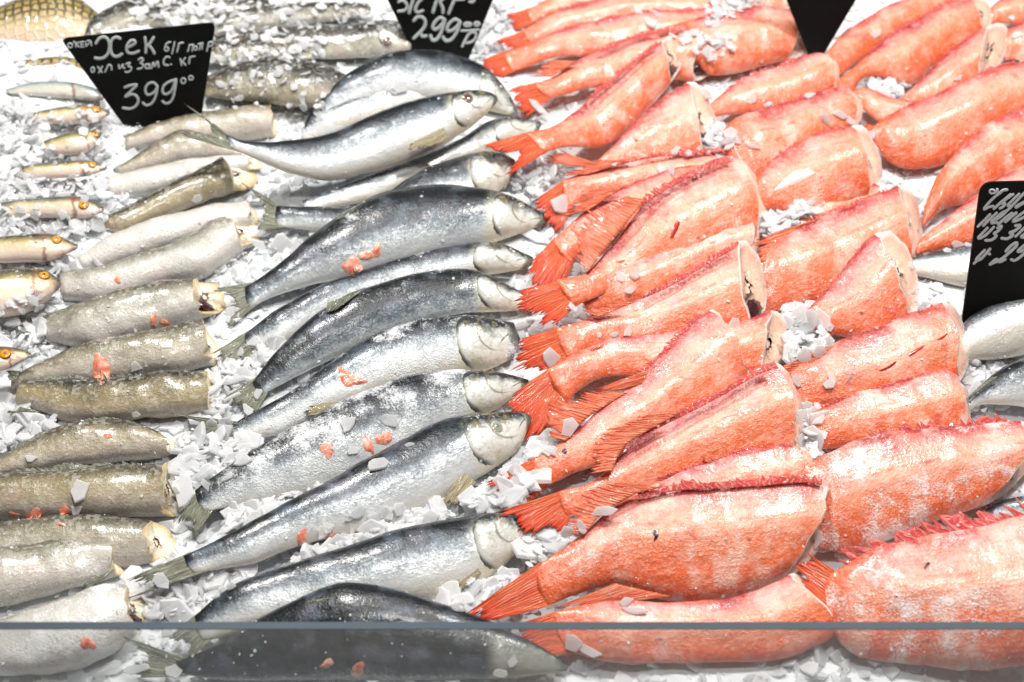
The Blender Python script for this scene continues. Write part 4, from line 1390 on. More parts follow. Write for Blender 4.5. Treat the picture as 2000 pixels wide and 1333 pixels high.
redfish('rounded redfish with a white scrape on its flank and a cream cut edge',
        [(1466, 368), (1490, 330), (1530, 296), (1580, 266), (1630, 246), (1664, 240)], [(1480, 405), (1540, 412), (1600, 395), (1650, 382), (1692, 362)],
        cut=(4, 20), pale=.4, orange=.5, frost=.25, spines=(.25, .9, 5), z0=.008)
redfish('long redfish with combed fin rays spread to the side and a tall pale cut',
        [(1478, 500), (1512, 470), (1565, 440), (1620, 416), (1690, 386), (1750, 361)], [(1490, 620), (1540, 604), (1600, 575), (1650, 545), (1710, 520), (1776, 490)],
        cut=(-4, 22), pale=.55, orange=.4, frost=.15, spines=(.30, .95, 7), soft=([(1510, 520), (1555, 450), (1600, 428)], [(1470, 555), (1468, 480), (1520, 452)], 9), z0=.0)
redfish('narrow redfish back showing above the long one with combed fin rays',
        [(1520, 420), (1580, 392), (1640, 371), (1700, 360), (1735, 366)], [(1540, 462), (1620, 436), (1700, 405), (1745, 388)], cut=(4, 8), pale=.6, orange=.2, frost=.3, spines=(.1, .9, 5))
redfish('deep pink redfish with a broad triangular cut leaning on the long one',
        [(1572, 610), (1620, 562), (1650, 522), (1688, 474), (1705, 457)], [(1600, 655), (1660, 650), (1720, 640), (1762, 602)],
        cut=(4, 44), pale=.15, orange=.3, frost=.45, cavity=.3, spines=(.1, .9, 5), z0=.008, anal=([(1630, 640), (1600, 620)], [(1585, 645), (1578, 625)]))
redfish('redfish with broken red lines on its side and a straight cut beside the pale mackerel',
        [(1530, 712), (1580, 700), (1640, 671), (1700, 646), (1760, 616), (1840, 591)], [(1560, 810), (1600, 800), (1680, 786), (1760, 770), (1858, 728)],
        cut=(10, 18), pale=.45, orange=.45, frost=.22, spines=(.2, .95, 6), soft=([(1560, 735), (1640, 672)], [(1528, 730), (1540, 702)], 8))
redfish('palest peach redfish with smooth skin and a frilly pink cut end',
        [(1580, 806), (1650, 775), (1720, 755), (1790, 735), (1840, 721), (1862, 727)], [(1600, 878), (1680, 866), (1780, 852), (1872, 832)],
        cut=(10, 10), pale=.95, orange=.1, frost=.25, spines=(.1, .95, 6))
redfish('big redfish with a patch of white frost on its belly and a tall spiny back',
        [(1570, 902), (1630, 876), (1700, 851), (1780, 836), (1860, 831), (1930, 826), (1985, 821)], [(1590, 1070), (1650, 1088), (1720, 1068), (1800, 1030), (1860, 1012), (1915, 990)],
        cut=(44, 14), pale=.55, orange=.5, frost=.70, thick=.32, spines=(.35, .98, 20), sp_rays=11, grow=0)
redfish('front corner redfish with long raised back spines and a frosted flank',
        [(1622, 1120), (1660, 1098), (1720, 1070), (1800, 1046), (1880, 1030), (1960, 1011), (2060, 1000)], [(1612, 1190), (1640, 1250), (1700, 1285), (1850, 1300), (2060, 1290)],
        tail=[(1572, 1078), (1558, 1112), (1574, 1150)], cut=(4, 10), pale=.75, orange=.35, frost=.66, thick=.30, spines=(.10, .95, 46), sp_rays=11, tjag=.35, rays=9, grow=0)
redfish('redfish at the glass lying under the large front one, its belly seen through the pane',
        [(1080, 1196), (1150, 1182), (1210, 1172), (1300, 1176), (1400, 1168), (1490, 1148), (1538, 1124)], [(1110, 1268), (1250, 1290), (1400, 1286), (1540, 1276), (1648, 1228)],
        cut=(-4, 30), pale=.45, orange=.5, frost=.3, z0=.004, tilt=20, spines=None, tail=[(1010, 1220), (1020, 1250), (1060, 1275)], grow=0)
# right hand rows
redfish('far redfish along the edge of the blank black tag with a dark back seam',
        [(1612, 104), (1645, 66), (1695, 32), (1740, 6), (1830, -20)], [(1640, 150), (1690, 108), (1745, 62), (1800, 34), (1870, 2)], cut=(4, 10), pale=.35, orange=.65, spines=None)
redfish('far glossy redfish with an upright cream cut near the top edge',
        [(1634, 158), (1690, 110), (1745, 60), (1800, 31), (1842, 6), (1893, -6)], [(1655, 205), (1690, 150), (1770, 148), (1820, 118), (1870, 84), (1914, 55)],
        cut=(0, 26), pale=.4, orange=.65, spines=(.3, .9, 4))
redfish('far redfish with a big oval pink cut face',
        [(1755, 192), (1802, 150), (1852, 100), (1900, 66), (1928, 50)], [(1765, 214), (1812, 200), (1870, 180), (1914, 150)], cut=(-22, 66), pale=.3, orange=.65, spines=None)
redfish('glossy orange redfish with water droplets, its red belly shaded against the ice gap',
        [(1700, 252), (1750, 216), (1820, 186), (1880, 161), (1940, 131), (2020, 112)], [(1705, 275), (1740, 325), (1800, 336), (1870, 312), (1930, 270), (2020, 240)],
        cut=(4, 10), pale=.3, orange=.75, spines=(.2, .9, 4), frost=.1, tail=[(1690, 240), (1686, 256), (1690, 266)], rays=6, grow=0)
redfish('pale redfish crossing diagonally behind the chalk-written tag at the side',
        [(1828, 345), (1870, 292), (1910, 252), (1960, 221), (2020, 198)], [(1800, 446), (1850, 405), (1910, 365), (1960, 335), (2020, 318)], cut=(4, 10), pale=.65, orange=.3, spines=None, frost=.3,
        soft=([(1840, 400), (1900, 350)], [(1795, 430), (1850, 360)], 10))
redfish('redfish half hidden behind the chalk-written tag at the side',
        [(1795, 470), (1845, 428), (1900, 385), (1950, 345), (2020, 310)], [(1790, 496), (1840, 486), (1900, 462), (1960, 446), (2020, 425)], cut=(4, 10), pale=.5, orange=.45, spines=None)
redfish('redfish in the far corner behind the upright cream cut', [(1928, 22), (1960, -5), (2030, -25)], [(1932, 48), (1975, 42), (2040, 30)], cut=(4, 10), pale=.3, orange=.7, spines=None)
redfish('redfish in the far corner beside the big oval cut face', [(1955, 62), (1990, 48), (2040, 40)], [(1965, 122), (2000, 115), (2050, 100)], cut=(4, 10), pale=.55, orange=.4, spines=None, frost=.3)
redfish('thin orange redfish tail bridging a dark gap below the tag row', [(1662, 176), (1700, 171), (1745, 190), (1790, 200)], [(1668, 206), (1708, 226), (1748, 228), (1790, 236)], pale=.3, orange=.6, face=False, spines=None)

# ================================================================== mackerel on the right
herring('pale green mackerel with its dark tail wrist pointing at the pink redfish cut', [(1762, 508), (1800, 500), (1850, 488), (1920, 470), (2040, 440)],
        [(1770, 532), (1820, 546), (1880, 562), (1950, 572), (2040, 575)], frost=.5, dark=-.32, gill=False, scales=0, head=0, name='mackerel', group='mackerel behind the chalk-written tag', z0=0)
herring('whitish mackerel covering the foot of the chalk-written tag', [(1868, 645), (1900, 612), (1950, 576), (2040, 535)], [(1868, 712), (1920, 708), (1960, 704), (2040, 695)],
        frost=.55, dark=-.30, gill=False, scales=0, head=0, name='mackerel', group='mackerel behind the chalk-written tag', z0=.008)
herring('mackerel with a dark ragged back edge behind the spiny-backed redfish', [(1884, 785), (1920, 748), (1960, 718), (2040, 680)], [(1886, 806), (1915, 792), (1960, 792), (2040, 800)],
        frost=.5, dark=0, gill=False, scales=0, head=0, name='mackerel', group='mackerel behind the chalk-written tag', z0=.006, dorsal=([(1895, 775), (1950, 735)], [(1886, 780), (1930, 738)]))
herring('mackerel bit with a dark streak beside the frosted front corner redfish', [(1925, 995), (1965, 975), (2040, 960)], [(1930, 1020), (1970, 1022), (2040, 1025)],
        frost=.5, dark=-.05, gill=False, scales=0, head=0, name='mackerel', group='mackerel behind the chalk-written tag', z0=.0)


# ================================================================== wounds and marks that belong to single fish
M['gash'] = mat_simple('gash', (0.42, 0.03, 0.015), 0.25)
M['dark_mark'] = mat_simple('dark_mark', (0.05, 0.012, 0.014), 0.3)
M['scrape'] = mat_simple('pale_scrape', (0.88, 0.66, 0.60), 0.4)


def mark(name, start, outline, mat):
    """a small wound on the fish whose label starts with start; outline in photo px, projected on its skin."""
    root = next(f for f in FISH if f['label'].startswith(start))
    own, V, F = next(s for s in SOLIDS if s[0] is root)
    tree = BVHTree.FromPolygons(V, F)
    P = catmull(list(outline) + [outline[0]], 25)[:-1]
    c = sum(P, Vector((0, 0))) / len(P)
    rings = []
    for k, r in ((0, 1.0), (1, .6), (2, .2)):
        for i, q in enumerate(P):
            rr = r * (1 + .18 * noise.noise(Vector((i * 1.3, c[0], k))))
            p = c.lerp(q, rr)
            loc, nrm, idx, dist = tree.ray_cast(CAM, ray(p[0], p[1]))
            if loc is None:
                return
            if nrm.dot(CAM - loc) < 0:
                nrm = -nrm
            rings.append(loc + nrm * (.0002 + .0004 * (1 - r)) - root.location)
    n = len(P)
    fs = [(l * n + i, l * n + (i + 1) % n, (l + 1) * n + (i + 1) % n, (l + 1) * n + i) for l in range(2) for i in range(n)] + [tuple(range(2 * n, 3 * n))]
    mesh_obj(name, rings, fs, mat, root)


mark('wound', 'large pink headless', [(1272, 1040), (1280, 1036), (1286, 1044), (1283, 1053), (1276, 1058), (1279, 1049)], M['dark_mark'])
mark('wound', 'large pale peach', [(1308, 466), (1312, 448), (1322, 432), (1328, 436), (1322, 452), (1313, 468)], M['gash'])
mark('scrape', 'rounded redfish with a white', [(1510, 374), (1535, 348), (1555, 335), (1592, 334), (1570, 352), (1540, 364)], M['scrape'])
mark('spot', 'plump redfish', [(1096, 882), (1102, 876), (1108, 881), (1103, 888)], M['dark_mark'])
mark('spot', 'front corner redfish', [(1804, 1110), (1812, 1099), (1816, 1102), (1808, 1113)], M['dark_mark'])
mark('wound', 'redfish with broken red', [(1774, 692), (1790, 682), (1806, 674), (1803, 680), (1788, 690), (1777, 696)], M['gash'])
mark('wound', 'redfish with broken red', [(1828, 664), (1840, 658), (1850, 651), (1848, 657), (1838, 664)], M['gash'])
mark('wound', 'redfish with broken red', [(1716, 724), (1735, 715), (1750, 705), (1746, 713), (1728, 724)], M['gash'])


# ================================================================== slate price tags with chalk handwriting
def price_tag(label, corners, foot, strokes, zoom, lw, lean=14, radius=14, frameless=True):
    """corners: outline in photo px (clockwise); foot: photo px of the point where the tag stands in the ice."""
    n = Vector((0, -math.cos(R(lean)), math.sin(R(lean))))
    p0 = at(*foot, 0.0)
    root = thing('price_tag', label, 'price tag', p0, 'black slate price tags standing in the ice')
    pts = [Vector(c[:2]) for c in corners]
    rad = [(c[2] if len(c) > 2 else 2) for c in corners]
    out = []
    for i, p in enumerate(pts):
        a, b = (pts[i - 1] - p).normalized(), (pts[(i + 1) % len(pts)] - p).normalized()
        for k in range(7):
            t = k / 6
            q = (p + a * rad[i]) * (1 - t) ** 2 + p * (2 * t * (1 - t)) + (p + b * rad[i]) * t * t
            out.append(q)
    f = [on_plane(q[0], q[1], p0, n) for q in out]
    th = 0.0022
    V = [p - p0 for p in f] + [p - n * th - p0 for p in f]
    k = len(f)
    F = [tuple(range(k))] + [tuple(range(2 * k - 1, k - 1, -1))] + [(i, i + k, (i + 1) % k + k, (i + 1) % k) for i in range(k)]
    o = mesh_obj('board', V, F, M['black'], root, smooth_=False)
    SOLIDS.append((root, [v + p0 for v in V], F))
    if strokes:
        sx, sy, sc = zoom
        V, F = [], []
        rg = random.Random(len(strokes))
        for st in strokes:
            w = lw
            if isinstance(st[0], (int, float)):
                w, st = st[0], st[1]
            P = catmull(st, max(4, 7 * (len(st) - 1) + 1)) if len(st) > 2 else [Vector(st[0]).lerp(Vector(st[1]), t / 3) for t in range(4)]
            P = [Vector((sx + q[0] / sc, sy + q[1] / sc)) for q in P]
            ww = w / sc / 2
            o0 = len(V)
            m = len(P)
            for i, q in enumerate(P):
                d = (P[min(i + 1, m - 1)] - P[max(i - 1, 0)]).normalized()
                nn = Vector((-d[1], d[0]))
                wi = ww * rg.uniform(.88, 1.08)
                for s in (-1, -.45, .45, 1):
                    pp = q + nn * (wi * s)
                    lift = .0004 if abs(s) == 1 else .0009
                    V.append(on_plane(pp[0], pp[1], p0 + n * lift, n) - p0)
            for i in range(m - 1):
                for j in range(3):
                    a = o0 + i * 4 + j
                    F.append((a, a + 4, a + 5, a + 1))
            for i, sgn in ((0, -1), (m - 1, 1)):           # round ends
                d = (P[min(i + 1, m - 1)] - P[max(i - 1, 0)]).normalized() * sgn
                nn = Vector((-d[1], d[0]))
                c0 = len(V)
                V.append(on_plane(P[i][0], P[i][1], p0 + n * .0009, n) - p0)
                for j in range(7):
                    a = -math.pi / 2 + math.pi * j / 6
                    pp = P[i] + (d * math.cos(a) + nn * math.sin(a)) * ww
                    V.append(on_plane(pp[0], pp[1], p0 + n * .0004, n) - p0)
                for j in range(6):
                    F.append((c0, c0 + 1 + j, c0 + 2 + j))
        mesh_obj('lettering', V, F, M['chalk'], root)
    return root


def ell(cx, cy, rx, ry, a0=0, n=10):
    return [(cx + rx * math.cos(a0 + 6.283 * k / n), cy + ry * math.sin(a0 + 6.283 * k / n)) for k in range(n + 1)]


T1 = [
    (20, ell(137, 306, 28, 26)), (16, [(182, 258), (184, 280)]), (18, [(203, 268), (207, 328)]), (18, [(243, 266), (210, 300)]), (18, [(214, 298), (248, 326)]),
    (18, [(266, 268), (270, 326)]), (16, [(266, 266), (300, 262)]), (16, [(268, 296), (298, 293)]), (16, [(270, 326), (304, 322)]),
    (18, [(326, 262), (330, 318)]), (18, [(332, 316), (388, 258)]), (18, [(390, 256), (396, 308)]), (14, [(345, 246), (358, 252), (372, 242)]),
    (36, [(452, 278), (485, 228), (532, 204), (580, 216), (610, 265), (614, 340), (594, 408), (550, 452), (492, 466), (440, 458)]),
    (36, [(745, 222), (700, 206), (655, 226), (632, 280), (630, 350), (644, 408), (682, 440), (732, 432), (765, 410)]),
    (34, [(822, 338), (880, 308), (928, 276), (915, 246), (872, 252), (832, 300), (824, 358), (852, 398), (910, 400), (970, 376)]),
    (34, [(1048, 210), (1058, 300), (1058, 392)]), (34, [(1152, 208), (1105, 285), (1070, 318)]), (34, [(1090, 300), (1130, 345), (1162, 402)]),
    (22, ell(1310, 350, 24, 24)), (22, [(1288, 345), (1300, 298), (1330, 272), (1356, 266)]), (22, [(1406, 268), (1392, 340), (1376, 405)]), (22, [(1438, 385), (1452, 325), (1460, 285)]), (22, [(1456, 292), (1484, 276), (1512, 274)]),
    (22, [(1568, 378), (1580, 340), (1590, 300)]), (22, [(1588, 304), (1632, 300), (1626, 340), (1622, 372)]), (20, ell(1664, 340, 20, 22)),
    (20, [(1708, 358), (1718, 320), (1722, 284)]), (20, [(1696, 290), (1750, 278)]), (20, [(1744, 282), (1740, 352)]),
    (22, [(1800, 375), (1812, 320), (1822, 272)]), (22, [(1822, 276), (1858, 262), (1872, 286), (1850, 312), (1816, 318)]),
    (22, ell(412, 602, 20, 30)), (22, [(474, 566), (524, 632)]), (22, [(528, 562), (486, 636)]), (22, [(562, 628), (584, 580), (604, 544), (632, 548), (640, 575), (642, 602)]),
    (22, [(728, 544), (734, 588), (758, 566), (778, 538), (780, 575), (800, 582)]), (22, [(816, 532), (866, 518), (842, 556), (878, 572), (874, 608), (836, 632), (808, 626)]),
    (24, [(968, 478), (1006, 460), (1024, 488), (990, 518), (1024, 538), (1008, 580), (958, 592)]), (22, ell(1074, 560, 26, 26)), (20, [(1102, 532), (1106, 586)]),
    (22, [(1126, 584), (1148, 512), (1166, 562), (1198, 500), (1214, 568)]), (24, [(1348, 452), (1310, 446), (1274, 490), (1284, 540), (1330, 546)]), (18, [(1362, 536), (1368, 537)]),
    (24, [(1478, 472), (1492, 545)]), (22, [(1538, 458), (1500, 505)]), (22, [(1502, 503), (1542, 545)]), (22, [(1582, 525), (1592, 450)]), (22, [(1592, 452), (1622, 442), (1652, 438)]),
    (32, [(802, 815), (870, 792), (948, 786), (880, 856), (806, 930), (880, 900), (942, 920), (966, 980), (930, 1046), (862, 1076), (782, 1066)]),
    (30, [(1196, 800), (1152, 758), (1090, 772), (1052, 830), (1066, 896), (1112, 902), (1170, 862), (1198, 800), (1178, 920), (1130, 1008), (1062, 1034), (1022, 1004)]),
    (30, [(1426, 718), (1335, 752), (1275, 800), (1262, 868), (1300, 900), (1368, 856), (1424, 726), (1398, 900), (1362, 986), (1304, 1014), (1260, 984)]),
    (20, ell(1514, 736, 28, 32)), (20, ell(1606, 702, 26, 24)),
]
T2 = [
    (52, [(215, 40), (275, 12), (335, 50), (365, 120), (320, 190), (210, 205)]), (58, [(490, -60), (440, 100), (400, 230)]), (56, [(640, -30), (550, 70), (512, 180), (560, 225), (640, 195)]),
    (60, [(910, -40), (860, 100), (825, 220)]), (56, [(1030, -40), (950, 40)]), (56, [(950, 50), (1000, 150), (1000, 230)]), (56, [(1230, -50), (1165, 90), (1105, 240)]), (30, [(1185, 12), (1380, 0)]), (50, [(1565, 0), (1525, 45), (1475, 35)]),
    (58, [(485, 370), (540, 310), (622, 305), (685, 370), (675, 470), (600, 570), (485, 680)]), (56, [(600, 570), (630, 645), (700, 640)]),
    (60, [(1030, 360), (960, 318), (875, 375), (822, 470), (852, 525), (930, 490), (1010, 400), (1035, 350), (975, 560), (890, 700), (815, 712), (780, 640)]),
    (58, [(1295, 380), (1212, 348), (1112, 425), (1072, 515), (1112, 555), (1200, 520), (1285, 430), (1305, 390), (1245, 570), (1150, 700), (1055, 725), (1000, 662)]),
    (50, ell(1440, 440, 60, 25, .5)), (48, ell(1605, 432, 42, 26, .5)), (40, [(1325, 550), (1480, 545), (1640, 530)]), (46, [(1345, 825), (1405, 700), (1460, 600)]), (44, [(1450, 620), (1510, 580), (1585, 590), (1570, 690), (1490, 755), (1420, 765)]),
]
T4 = [
    (30, ell(578, 182, 38, 28)), (30, [(628, 200), (650, 140), (660, 195)]), (44, [(690, 205), (730, 165), (790, 155)]),
    (40, [(700, 190), (560, 310), (452, 440), (520, 410), (590, 392)]), (40, [(840, 225), (720, 325), (602, 430)]), (40, [(880, 222), (770, 300), (700, 352), (765, 350), (735, 400), (690, 425)]),
    (40, [(965, 218), (880, 300), (800, 385), (860, 390)]), (40, [(1045, 200), (930, 320), (800, 450), (725, 490)]), (54, [(925, 405), (980, 370), (1060, 330)]),
    (40, [(545, 512), (455, 605), (370, 690)]), (40, [(640, 492), (540, 585), (450, 675)]), (30, [(470, 605), (560, 590)]), (40, [(600, 600), (700, 545), (780, 470), (720, 490), (610, 580), (562, 638), (650, 628)]),
    (40, [(860, 492), (760, 570), (662, 660)]), (44, [(925, 490), (850, 550), (768, 618)]), (30, [(850, 505), (920, 500)]), (40, [(1050, 470), (950, 540), (872, 615), (940, 600), (1060, 540)]),
    (40, [(508, 708), (430, 790), (370, 858), (450, 835), (530, 770), (600, 695)]), (42, [(655, 710), (715, 680), (670, 745), (605, 790), (638, 820), (570, 880), (482, 888)]),
    (44, [(915, 675), (985, 672), (920, 740), (830, 782), (878, 802), (800, 862), (716, 858)]), (40, [(1050, 700), (980, 770), (915, 832)]), (40, [(1050, 790), (995, 840), (1060, 845)]),
    (42, [(468, 1030), (390, 1110), (345, 1170), (400, 1165), (470, 1100), (545, 1012)]), (40, [(380, 1160), (315, 1222)]), (34, [(400, 1150), (432, 1150)]), (44, [(532, 1084), (540, 1086)]),
    (44, [(775, 1045), (850, 965), (930, 920), (925, 970), (830, 1060), (700, 1165), (545, 1235)]), (42, [(560, 1220), (640, 1160), (680, 1200), (765, 1165)]),
    (42, [(1060, 940), (980, 1010), (945, 1050), (1000, 1045), (1070, 1000)]), (42, [(1070, 1050), (980, 1130), (900, 1180), (852, 1165)]),
]
price_tag('tilted black slate tag with chalk writing and the price 399', [(118, 76, 14), (421, 44, 16), (388, 262), (258, 268)], (322, 262), T1, (115, 40, 6.228), 30)
price_tag('black slate tag with the chalk price 299, standing behind the herring row', [(700, -115, 12), (1010, -115, 12), (912, 125), (818, 125)], (868, 130), T2, (755, 0, 9.0909), 56)
price_tag('blank black back of a price tag among the far redfish', [(1490, -115, 12), (1740, -115, 12), (1606, 112, 3), (1580, 112, 3)], (1592, 118), None, (0, 0, 1), 1)
price_tag('black slate tag with slanting chalk writing among the mackerel', [(1916, 357, 24), (2175, 350, 20), (2110, 650), (1876, 650)], (1990, 665), T4, (1860, 350, 7.407), 40, lean=16)


# ================================================================== loose ice and scraps on the fish
bpy.context.view_layer.update()
AV, AF, OWN = [], [], []
for own, V, F in SOLIDS:
    o = len(AV)
    AV += V
    AF += [tuple(i + o for i in f) for f in F]
    OWN += [own] * len(F)
TREE = BVHTree.FromPolygons(AV, AF)


def drop(x, y):
    loc, nrm, idx, dist = TREE.ray_cast(CAM, ray(x, y))
    if loc is None:
        return None
    if nrm.dot(CAM - loc) < 0:
        nrm = -nrm
    return loc, nrm, OWN[idx], dist * KPX


rg = random.Random(3)
PROTO = []
for i in range(16):
    vs, fs = flake_geo(rg)
    me = bpy.data.meshes.new('ice_flake')
    me.from_pydata(vs, [], fs)
    me.materials.append(M['clear'] if i % 3 == 2 else M['flake'])
    PROTO.append(me)


def inside(p, poly):
    c = False
    for i in range(len(poly)):
        (x1, y1), (x2, y2) = poly[i - 1], poly[i]
        if (y1 > p[1]) != (y2 > p[1]) and p[0] < (x2 - x1) * (p[1] - y1) / (y2 - y1) + x1:
            c = not c
    return c


NF = [0]


def put_flake(x, y, s, me=None, flat=None, asp=None):
    d = drop(x, y)
    if d is None:
        return
    loc, nrm, own, mpx = d
    if nrm.z < 0.15:
        nrm = (nrm + Vector((0, 0, .6))).normalized()
    size = s * mpx
    k = .16 if own != 'bed' else .34
    nn = (nrm + Vector((rg.gauss(0, k), rg.gauss(0, k) - .08, .25))).normalized()
    o = bpy.data.objects.new('ice_flake', me or rg.choice(PROTO))
    COL.objects.link(o)
    a = asp or rg.uniform(.75, 1.1)
    th = rg.uniform(.75, 1.25) * (1.0 if s < 45 else .75)
    o.matrix_world = Matrix.Translation(loc + nn * size * .055 * (1.0 if own != 'bed' else 1.6)) @ nn.to_track_quat('Z', 'Y').to_matrix().to_4x4() \
        @ Matrix.Rotation(rg.uniform(0, 6.28) if flat is None else flat, 4, 'Z') @ Matrix.Diagonal((size, size * a, size * th, 1))
    where = own['label'] if own != 'bed' else None
    bigness = 'large' if s >= 42 else ('small' if s < 24 else 'loose')
    if where:
        w = where.split()
        base = ' '.join(w[:10])
        for cutw in ('with', 'and', 'a', 'the', 'its', 'of', 'in', 'on', 'by', 'at', 'to', 'right', 'just', 'beside', 'between', 'under', 'behind', 'under', 'over', 'near', 'along', 'from', 'against', 'dark', 'an'):
            while base.split()[-1] == cutw:
                base = ' '.join(base.split()[:-1])
        o['label'] = f'{bigness} ice flake on the {base}'
        o['group'] = 'ice flakes on the ' + base
    else:
        zone = 'between the hake and herring rows' if x < 560 else ('among the redfish tails and herring heads' if x < 1250 else 'in the gaps between the redfish')
        if y > 1228:
            zone = 'seen through the glass front'
        if x < 330 and y < 560:
            zone = 'around the small fish heads'
        o['label'] = f'{bigness} white ice flake lying in the crushed ice {zone}'
        o['group'] = 'ice flakes ' + zone
    o['category'] = 'ice flake'
    NF[0] += 1


SINGLE = [  # x, y, size in photo px (, rotation, aspect)
    (1050, 210, 46), (1095, 402, 50), (1040, 464, 92, -.1, .38), (1018, 546, 28), (1118, 600, 34), (1240, 540, 30), (1232, 566, 36, .1, .6), (1212, 542, 28),
    (1075, 700, 42), (1200, 655, 22), (1225, 650, 26), (1170, 655, 18), (1120, 612, 20), (1435, 632, 32), (1580, 628, 56), (1600, 690, 40), (1555, 745, 34), (1620, 752, 38, .4, .6), (1625, 740, 30),
    (1600, 820, 40), (1590, 858, 48), (1580, 880, 40), (1660, 735, 24, 1, .3), (1222, 1178, 40, .1, .7), (1240, 1196, 62, .0, .5), (1598, 1052, 40, 1.2, .5),
    (680, 830, 44), (760, 822, 42), (735, 910, 52), (690, 880, 26), (640, 872, 28), (800, 870, 24), (820, 1002, 60, .6, .4), (700, 1002, 44), (720, 1030, 34), (640, 1030, 40), (595, 1080, 38), (560, 1090, 26),
    (510, 690, 74, .7, .6), (560, 270, 44, 0, .4), (385, 388, 24), (157, 962, 52), (150, 995, 40), (270, 1120, 26), (290, 1142, 34, .2, .6), (330, 1190, 40), (400, 1165, 34), (430, 1140, 30), (365, 1150, 36), (350, 1190, 26),
    (265, 810, 22), (265, 718, 34), (170, 452, 40), (200, 460, 34), (148, 496, 40), (52, 714, 26), (60, 896, 26), (920, 1165, 50), (935, 1145, 46), (890, 1190, 30),
    (975, 1308, 34), (340, 1306, 44), (1000, 1285, 26), (1150, 1265, 56, 0, .8), (1120, 1250, 50), (350, 1272, 40, .3, .4), (215, 1308, 60, 0, .4), (270, 1300, 60, .1, .4),
    (620, 222, 24), (780, 172, 40), (770, 180, 26), (755, 178, 22), (1250, 25, 44), (1270, 45, 38), (1285, 30, 30), (1470, 195, 26), (1580, 188, 26), (1500, 205, 22), (1718, 168, 44, .3, .5), (1735, 172, 40, 1, .4), (1745, 190, 34),
    (1704, 266, 26), (1710, 66, 38, 0, .5), (1720, 300, 24), (1725, 345, 44), (1755, 352, 40), (1738, 330, 24), (1790, 372, 30), (1800, 385, 34), (1640, 225, 34), (1610, 232, 40), (1660, 238, 26), (1320, 295, 26), (1345, 300, 22), (1365, 292, 20), (1405, 305, 30),
    (1125, 330, 36), (1100, 325, 26), (1200, 322, 22), (1310, 335, 34), (1290, 330, 26), (1390, 470, 20), (1300, 497, 18), (1410, 438, 16), (1780, 520, 20), (1870, 480, 30), (1850, 490, 24), (1890, 480, 22),
    (1130, 770, 26), (1140, 780, 22), (1620, 640, 20), (1240, 270, 20), (1975, 35, 24), (1985, 70, 26), (1870, 155, 30, .2, .5),
]
for t in SINGLE:
    put_flake(t[0], t[1], t[2], flat=t[3] if len(t) > 3 else None, asp=t[4] if len(t) > 4 else None)
ZONES = [
    ([(955, 925), (1045, 865), (1105, 825), (1140, 850), (1070, 900), (1012, 995), (960, 990), (895, 995)], 26, 20, 54),
    ([(1045, 1035), (1130, 1030), (1185, 995), (1100, 1075), (1035, 1095)], 14, 28, 56),
    ([(345, 870), (420, 850), (500, 872), (430, 960), (365, 965)], 26, 24, 56),
    ([(380, 830), (480, 778), (520, 765), (440, 855)], 10, 20, 36),
    ([(300, 1130), (380, 1110), (500, 1125), (420, 1195), (320, 1205)], 10, 22, 44),
    ([(640, 1010), (830, 985), (850, 1000), (640, 1075), (580, 1090)], 10, 20, 46),
    ([(1540, 602), (1596, 605), (1622, 690), (1545, 708)], 12, 24, 56),
    ([(1490, 440), (1600, 385), (1625, 402), (1545, 440), (1492, 465)], 12, 20, 48),
    ([(1380, 235), (1400, 240), (1480, 292), (1400, 288)], 9, 18, 36),
    ([(1555, 770), (1600, 800), (1600, 890), (1570, 890)], 5, 26, 50),
    ([(1360, 160), (1400, 150), (1420, 168), (1375, 190)], 6, 18, 32),
    ([(440, 690), (560, 640), (540, 700), (470, 745)], 5, 24, 50),
]
for poly, num, s0, s1 in ZONES:
    xs, ys = [p[0] for p in poly], [p[1] for p in poly]
    got = 0
    while got < num:
        p = (rg.uniform(min(xs), max(xs)), rg.uniform(min(ys), max(ys)))
        if inside(p, poly):
            put_flake(*p, rg.uniform(s0, s1))
            got += 1

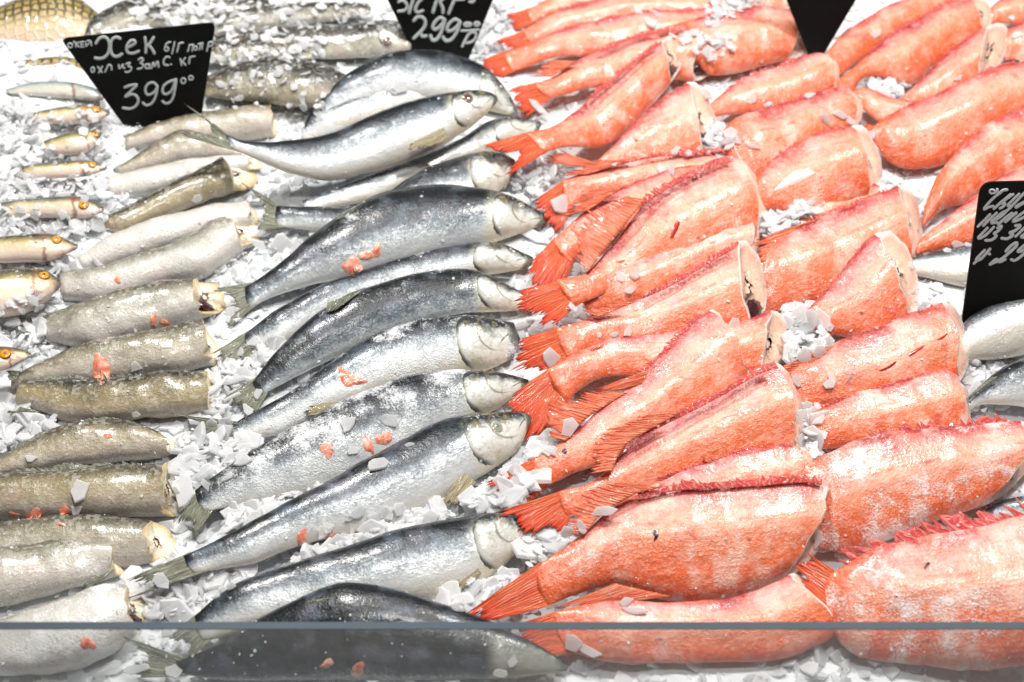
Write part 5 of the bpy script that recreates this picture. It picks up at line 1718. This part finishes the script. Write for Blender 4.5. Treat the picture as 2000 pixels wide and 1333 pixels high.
# pink scraps of fish
SCR = [(690, 522, 46), (715, 500, 30), (735, 488, 26), (300, 628, 30), (322, 632, 26), (198, 722, 60), (682, 740, 36), (672, 725, 26), (700, 745, 26), (66, 1006, 40), (130, 1002, 30), (30, 1008, 26),
       (720, 868, 40), (640, 878, 34), (750, 858, 30), (590, 1056, 34), (640, 1046, 36), (230, 548, 14), (640, 1290, 26), (700, 1300, 30), (120, 1025, 16), (210, 852, 16), (172, 1250, 30)]
rs = random.Random(21)
for x, y, s in SCR:
    d = drop(x, y)
    if d is None:
        continue
    loc, nrm, own, mpx = d
    n_, RV = 16, []
    s *= 1.1
    ang, asp = rs.uniform(0, 6.28), rs.uniform(.4, .8)
    so = rs.uniform(0, 50)
    hit = True
    for r in (1.0, .8, .45, .15):
        for k in range(n_):
            th = 6.283 * k / n_
            rr = .5 * s * r * (1 + .55 * noise.noise(Vector((math.cos(th) * 1.4 + so, math.sin(th) * 1.4, so))))
            ex, ey = rr * math.cos(th), rr * asp * math.sin(th)
            q = drop(x + ex * math.cos(ang) - ey * math.sin(ang), y + ex * math.sin(ang) + ey * math.cos(ang))
            p = q[0] if q else loc
            if (p - loc).length > s * mpx:
                p = loc
            RV.append(p + nrm * (.0002 + .0012 * (1 - r ** 3) * (.6 + .8 * noise.noise(Vector((th, r * 3, so))))) - loc)
    fs = [(l * n_ + k, l * n_ + (k + 1) % n_, (l + 1) * n_ + (k + 1) % n_, (l + 1) * n_ + k) for l in range(3) for k in range(n_)] + [tuple(range(3 * n_, 4 * n_))]
    o = mesh_obj('fish_scrap', RV, fs, M['scrap'])
    o.location = loc
    host = ' '.join(own['label'].split()[:7]) if own != 'bed' else 'crushed ice'
    while host.split()[-1] in ('with', 'and', 'a', 'the', 'its', 'of', 'in', 'on', 'by', 'at', 'right', 'dark', 'an', 'lying', 'just'):
        host = ' '.join(host.split()[:-1])
    kind = 'large' if s > 38 else ('small' if s < 30 else 'ragged')
    tag(o, f'{kind} orange-pink scrap of fish stuck on the {host}', 'fish scrap', 'pink scraps on the ' + host)

# crumbs of ice too small to count, over everything
sp = []
rc = random.Random(77)
while len(sp) < 1500:
    x, y = rc.uniform(-20, 2020), rc.uniform(-20, 1330)
    d = drop(x, y)
    if d is None:
        continue
    loc, nrm, own, mpx = d
    if own != 'bed' and own.name.startswith('price'):
        continue
    # thicker on the snowed-over far fish
    if own != 'bed' and rc.random() < (.0 if own.name.startswith('frozen') else .6):
        continue
    s = rc.choice([3, 3, 4, 5, 6, 8]) * mpx
    sp.append((loc + nrm * s * .1, (nrm + Vector((rc.gauss(0, .3), rc.gauss(0, .3), .3))).normalized(), s))
snowpoly = [([(420, -10), (770, -10), (800, 60), (640, 60), (640, 110), (440, 130)], 230), ([(260, -10), (440, -10), (430, 60), (260, 40)], 120), ([(400, 110), (640, 105), (640, 215), (400, 215)], 60),
            ([(540, 200), (600, 225), (590, 260), (540, 250)], 40), ([(20, 205), (230, 205), (210, 440), (20, 440)], 110), ([(1380, -10), (1500, -10), (1460, 20), (1380, 60)], 70), ([(1300, 70), (1420, 60), (1440, 100), (1390, 120)], 50),
            ([(0, 600), (80, 560), (90, 680), (0, 670)], 60), ([(0, 430), (130, 425), (60, 455), (0, 460)], 50)]
for poly, num in snowpoly:
    xs, ys = [p[0] for p in poly], [p[1] for p in poly]
    got = 0
    while got < num:
        p = (rc.uniform(min(xs), max(xs)), rc.uniform(min(ys), max(ys)))
        if not inside(p, poly):
            continue
        got += 1
        d = drop(*p)
        if d is None or (d[2] != 'bed' and d[2].name.startswith('price')):
            continue
        loc, nrm, own, mpx = d
        s = rc.uniform(10, 26) * mpx
        sp.append((loc + nrm * s * rc.uniform(0, .25), (nrm + Vector((rc.gauss(0, .5), rc.gauss(0, .5), .3))).normalized(), s))
cb = scatter('ice_crumbs', sp, [M['flake'], M['flake'], M['clear']], 9)
cb['kind'] = 'stuff'
cb['label'] = 'fine crumbs of ice sprinkled over the fish'
print('flakes', NF[0], 'fish', len(FISH))
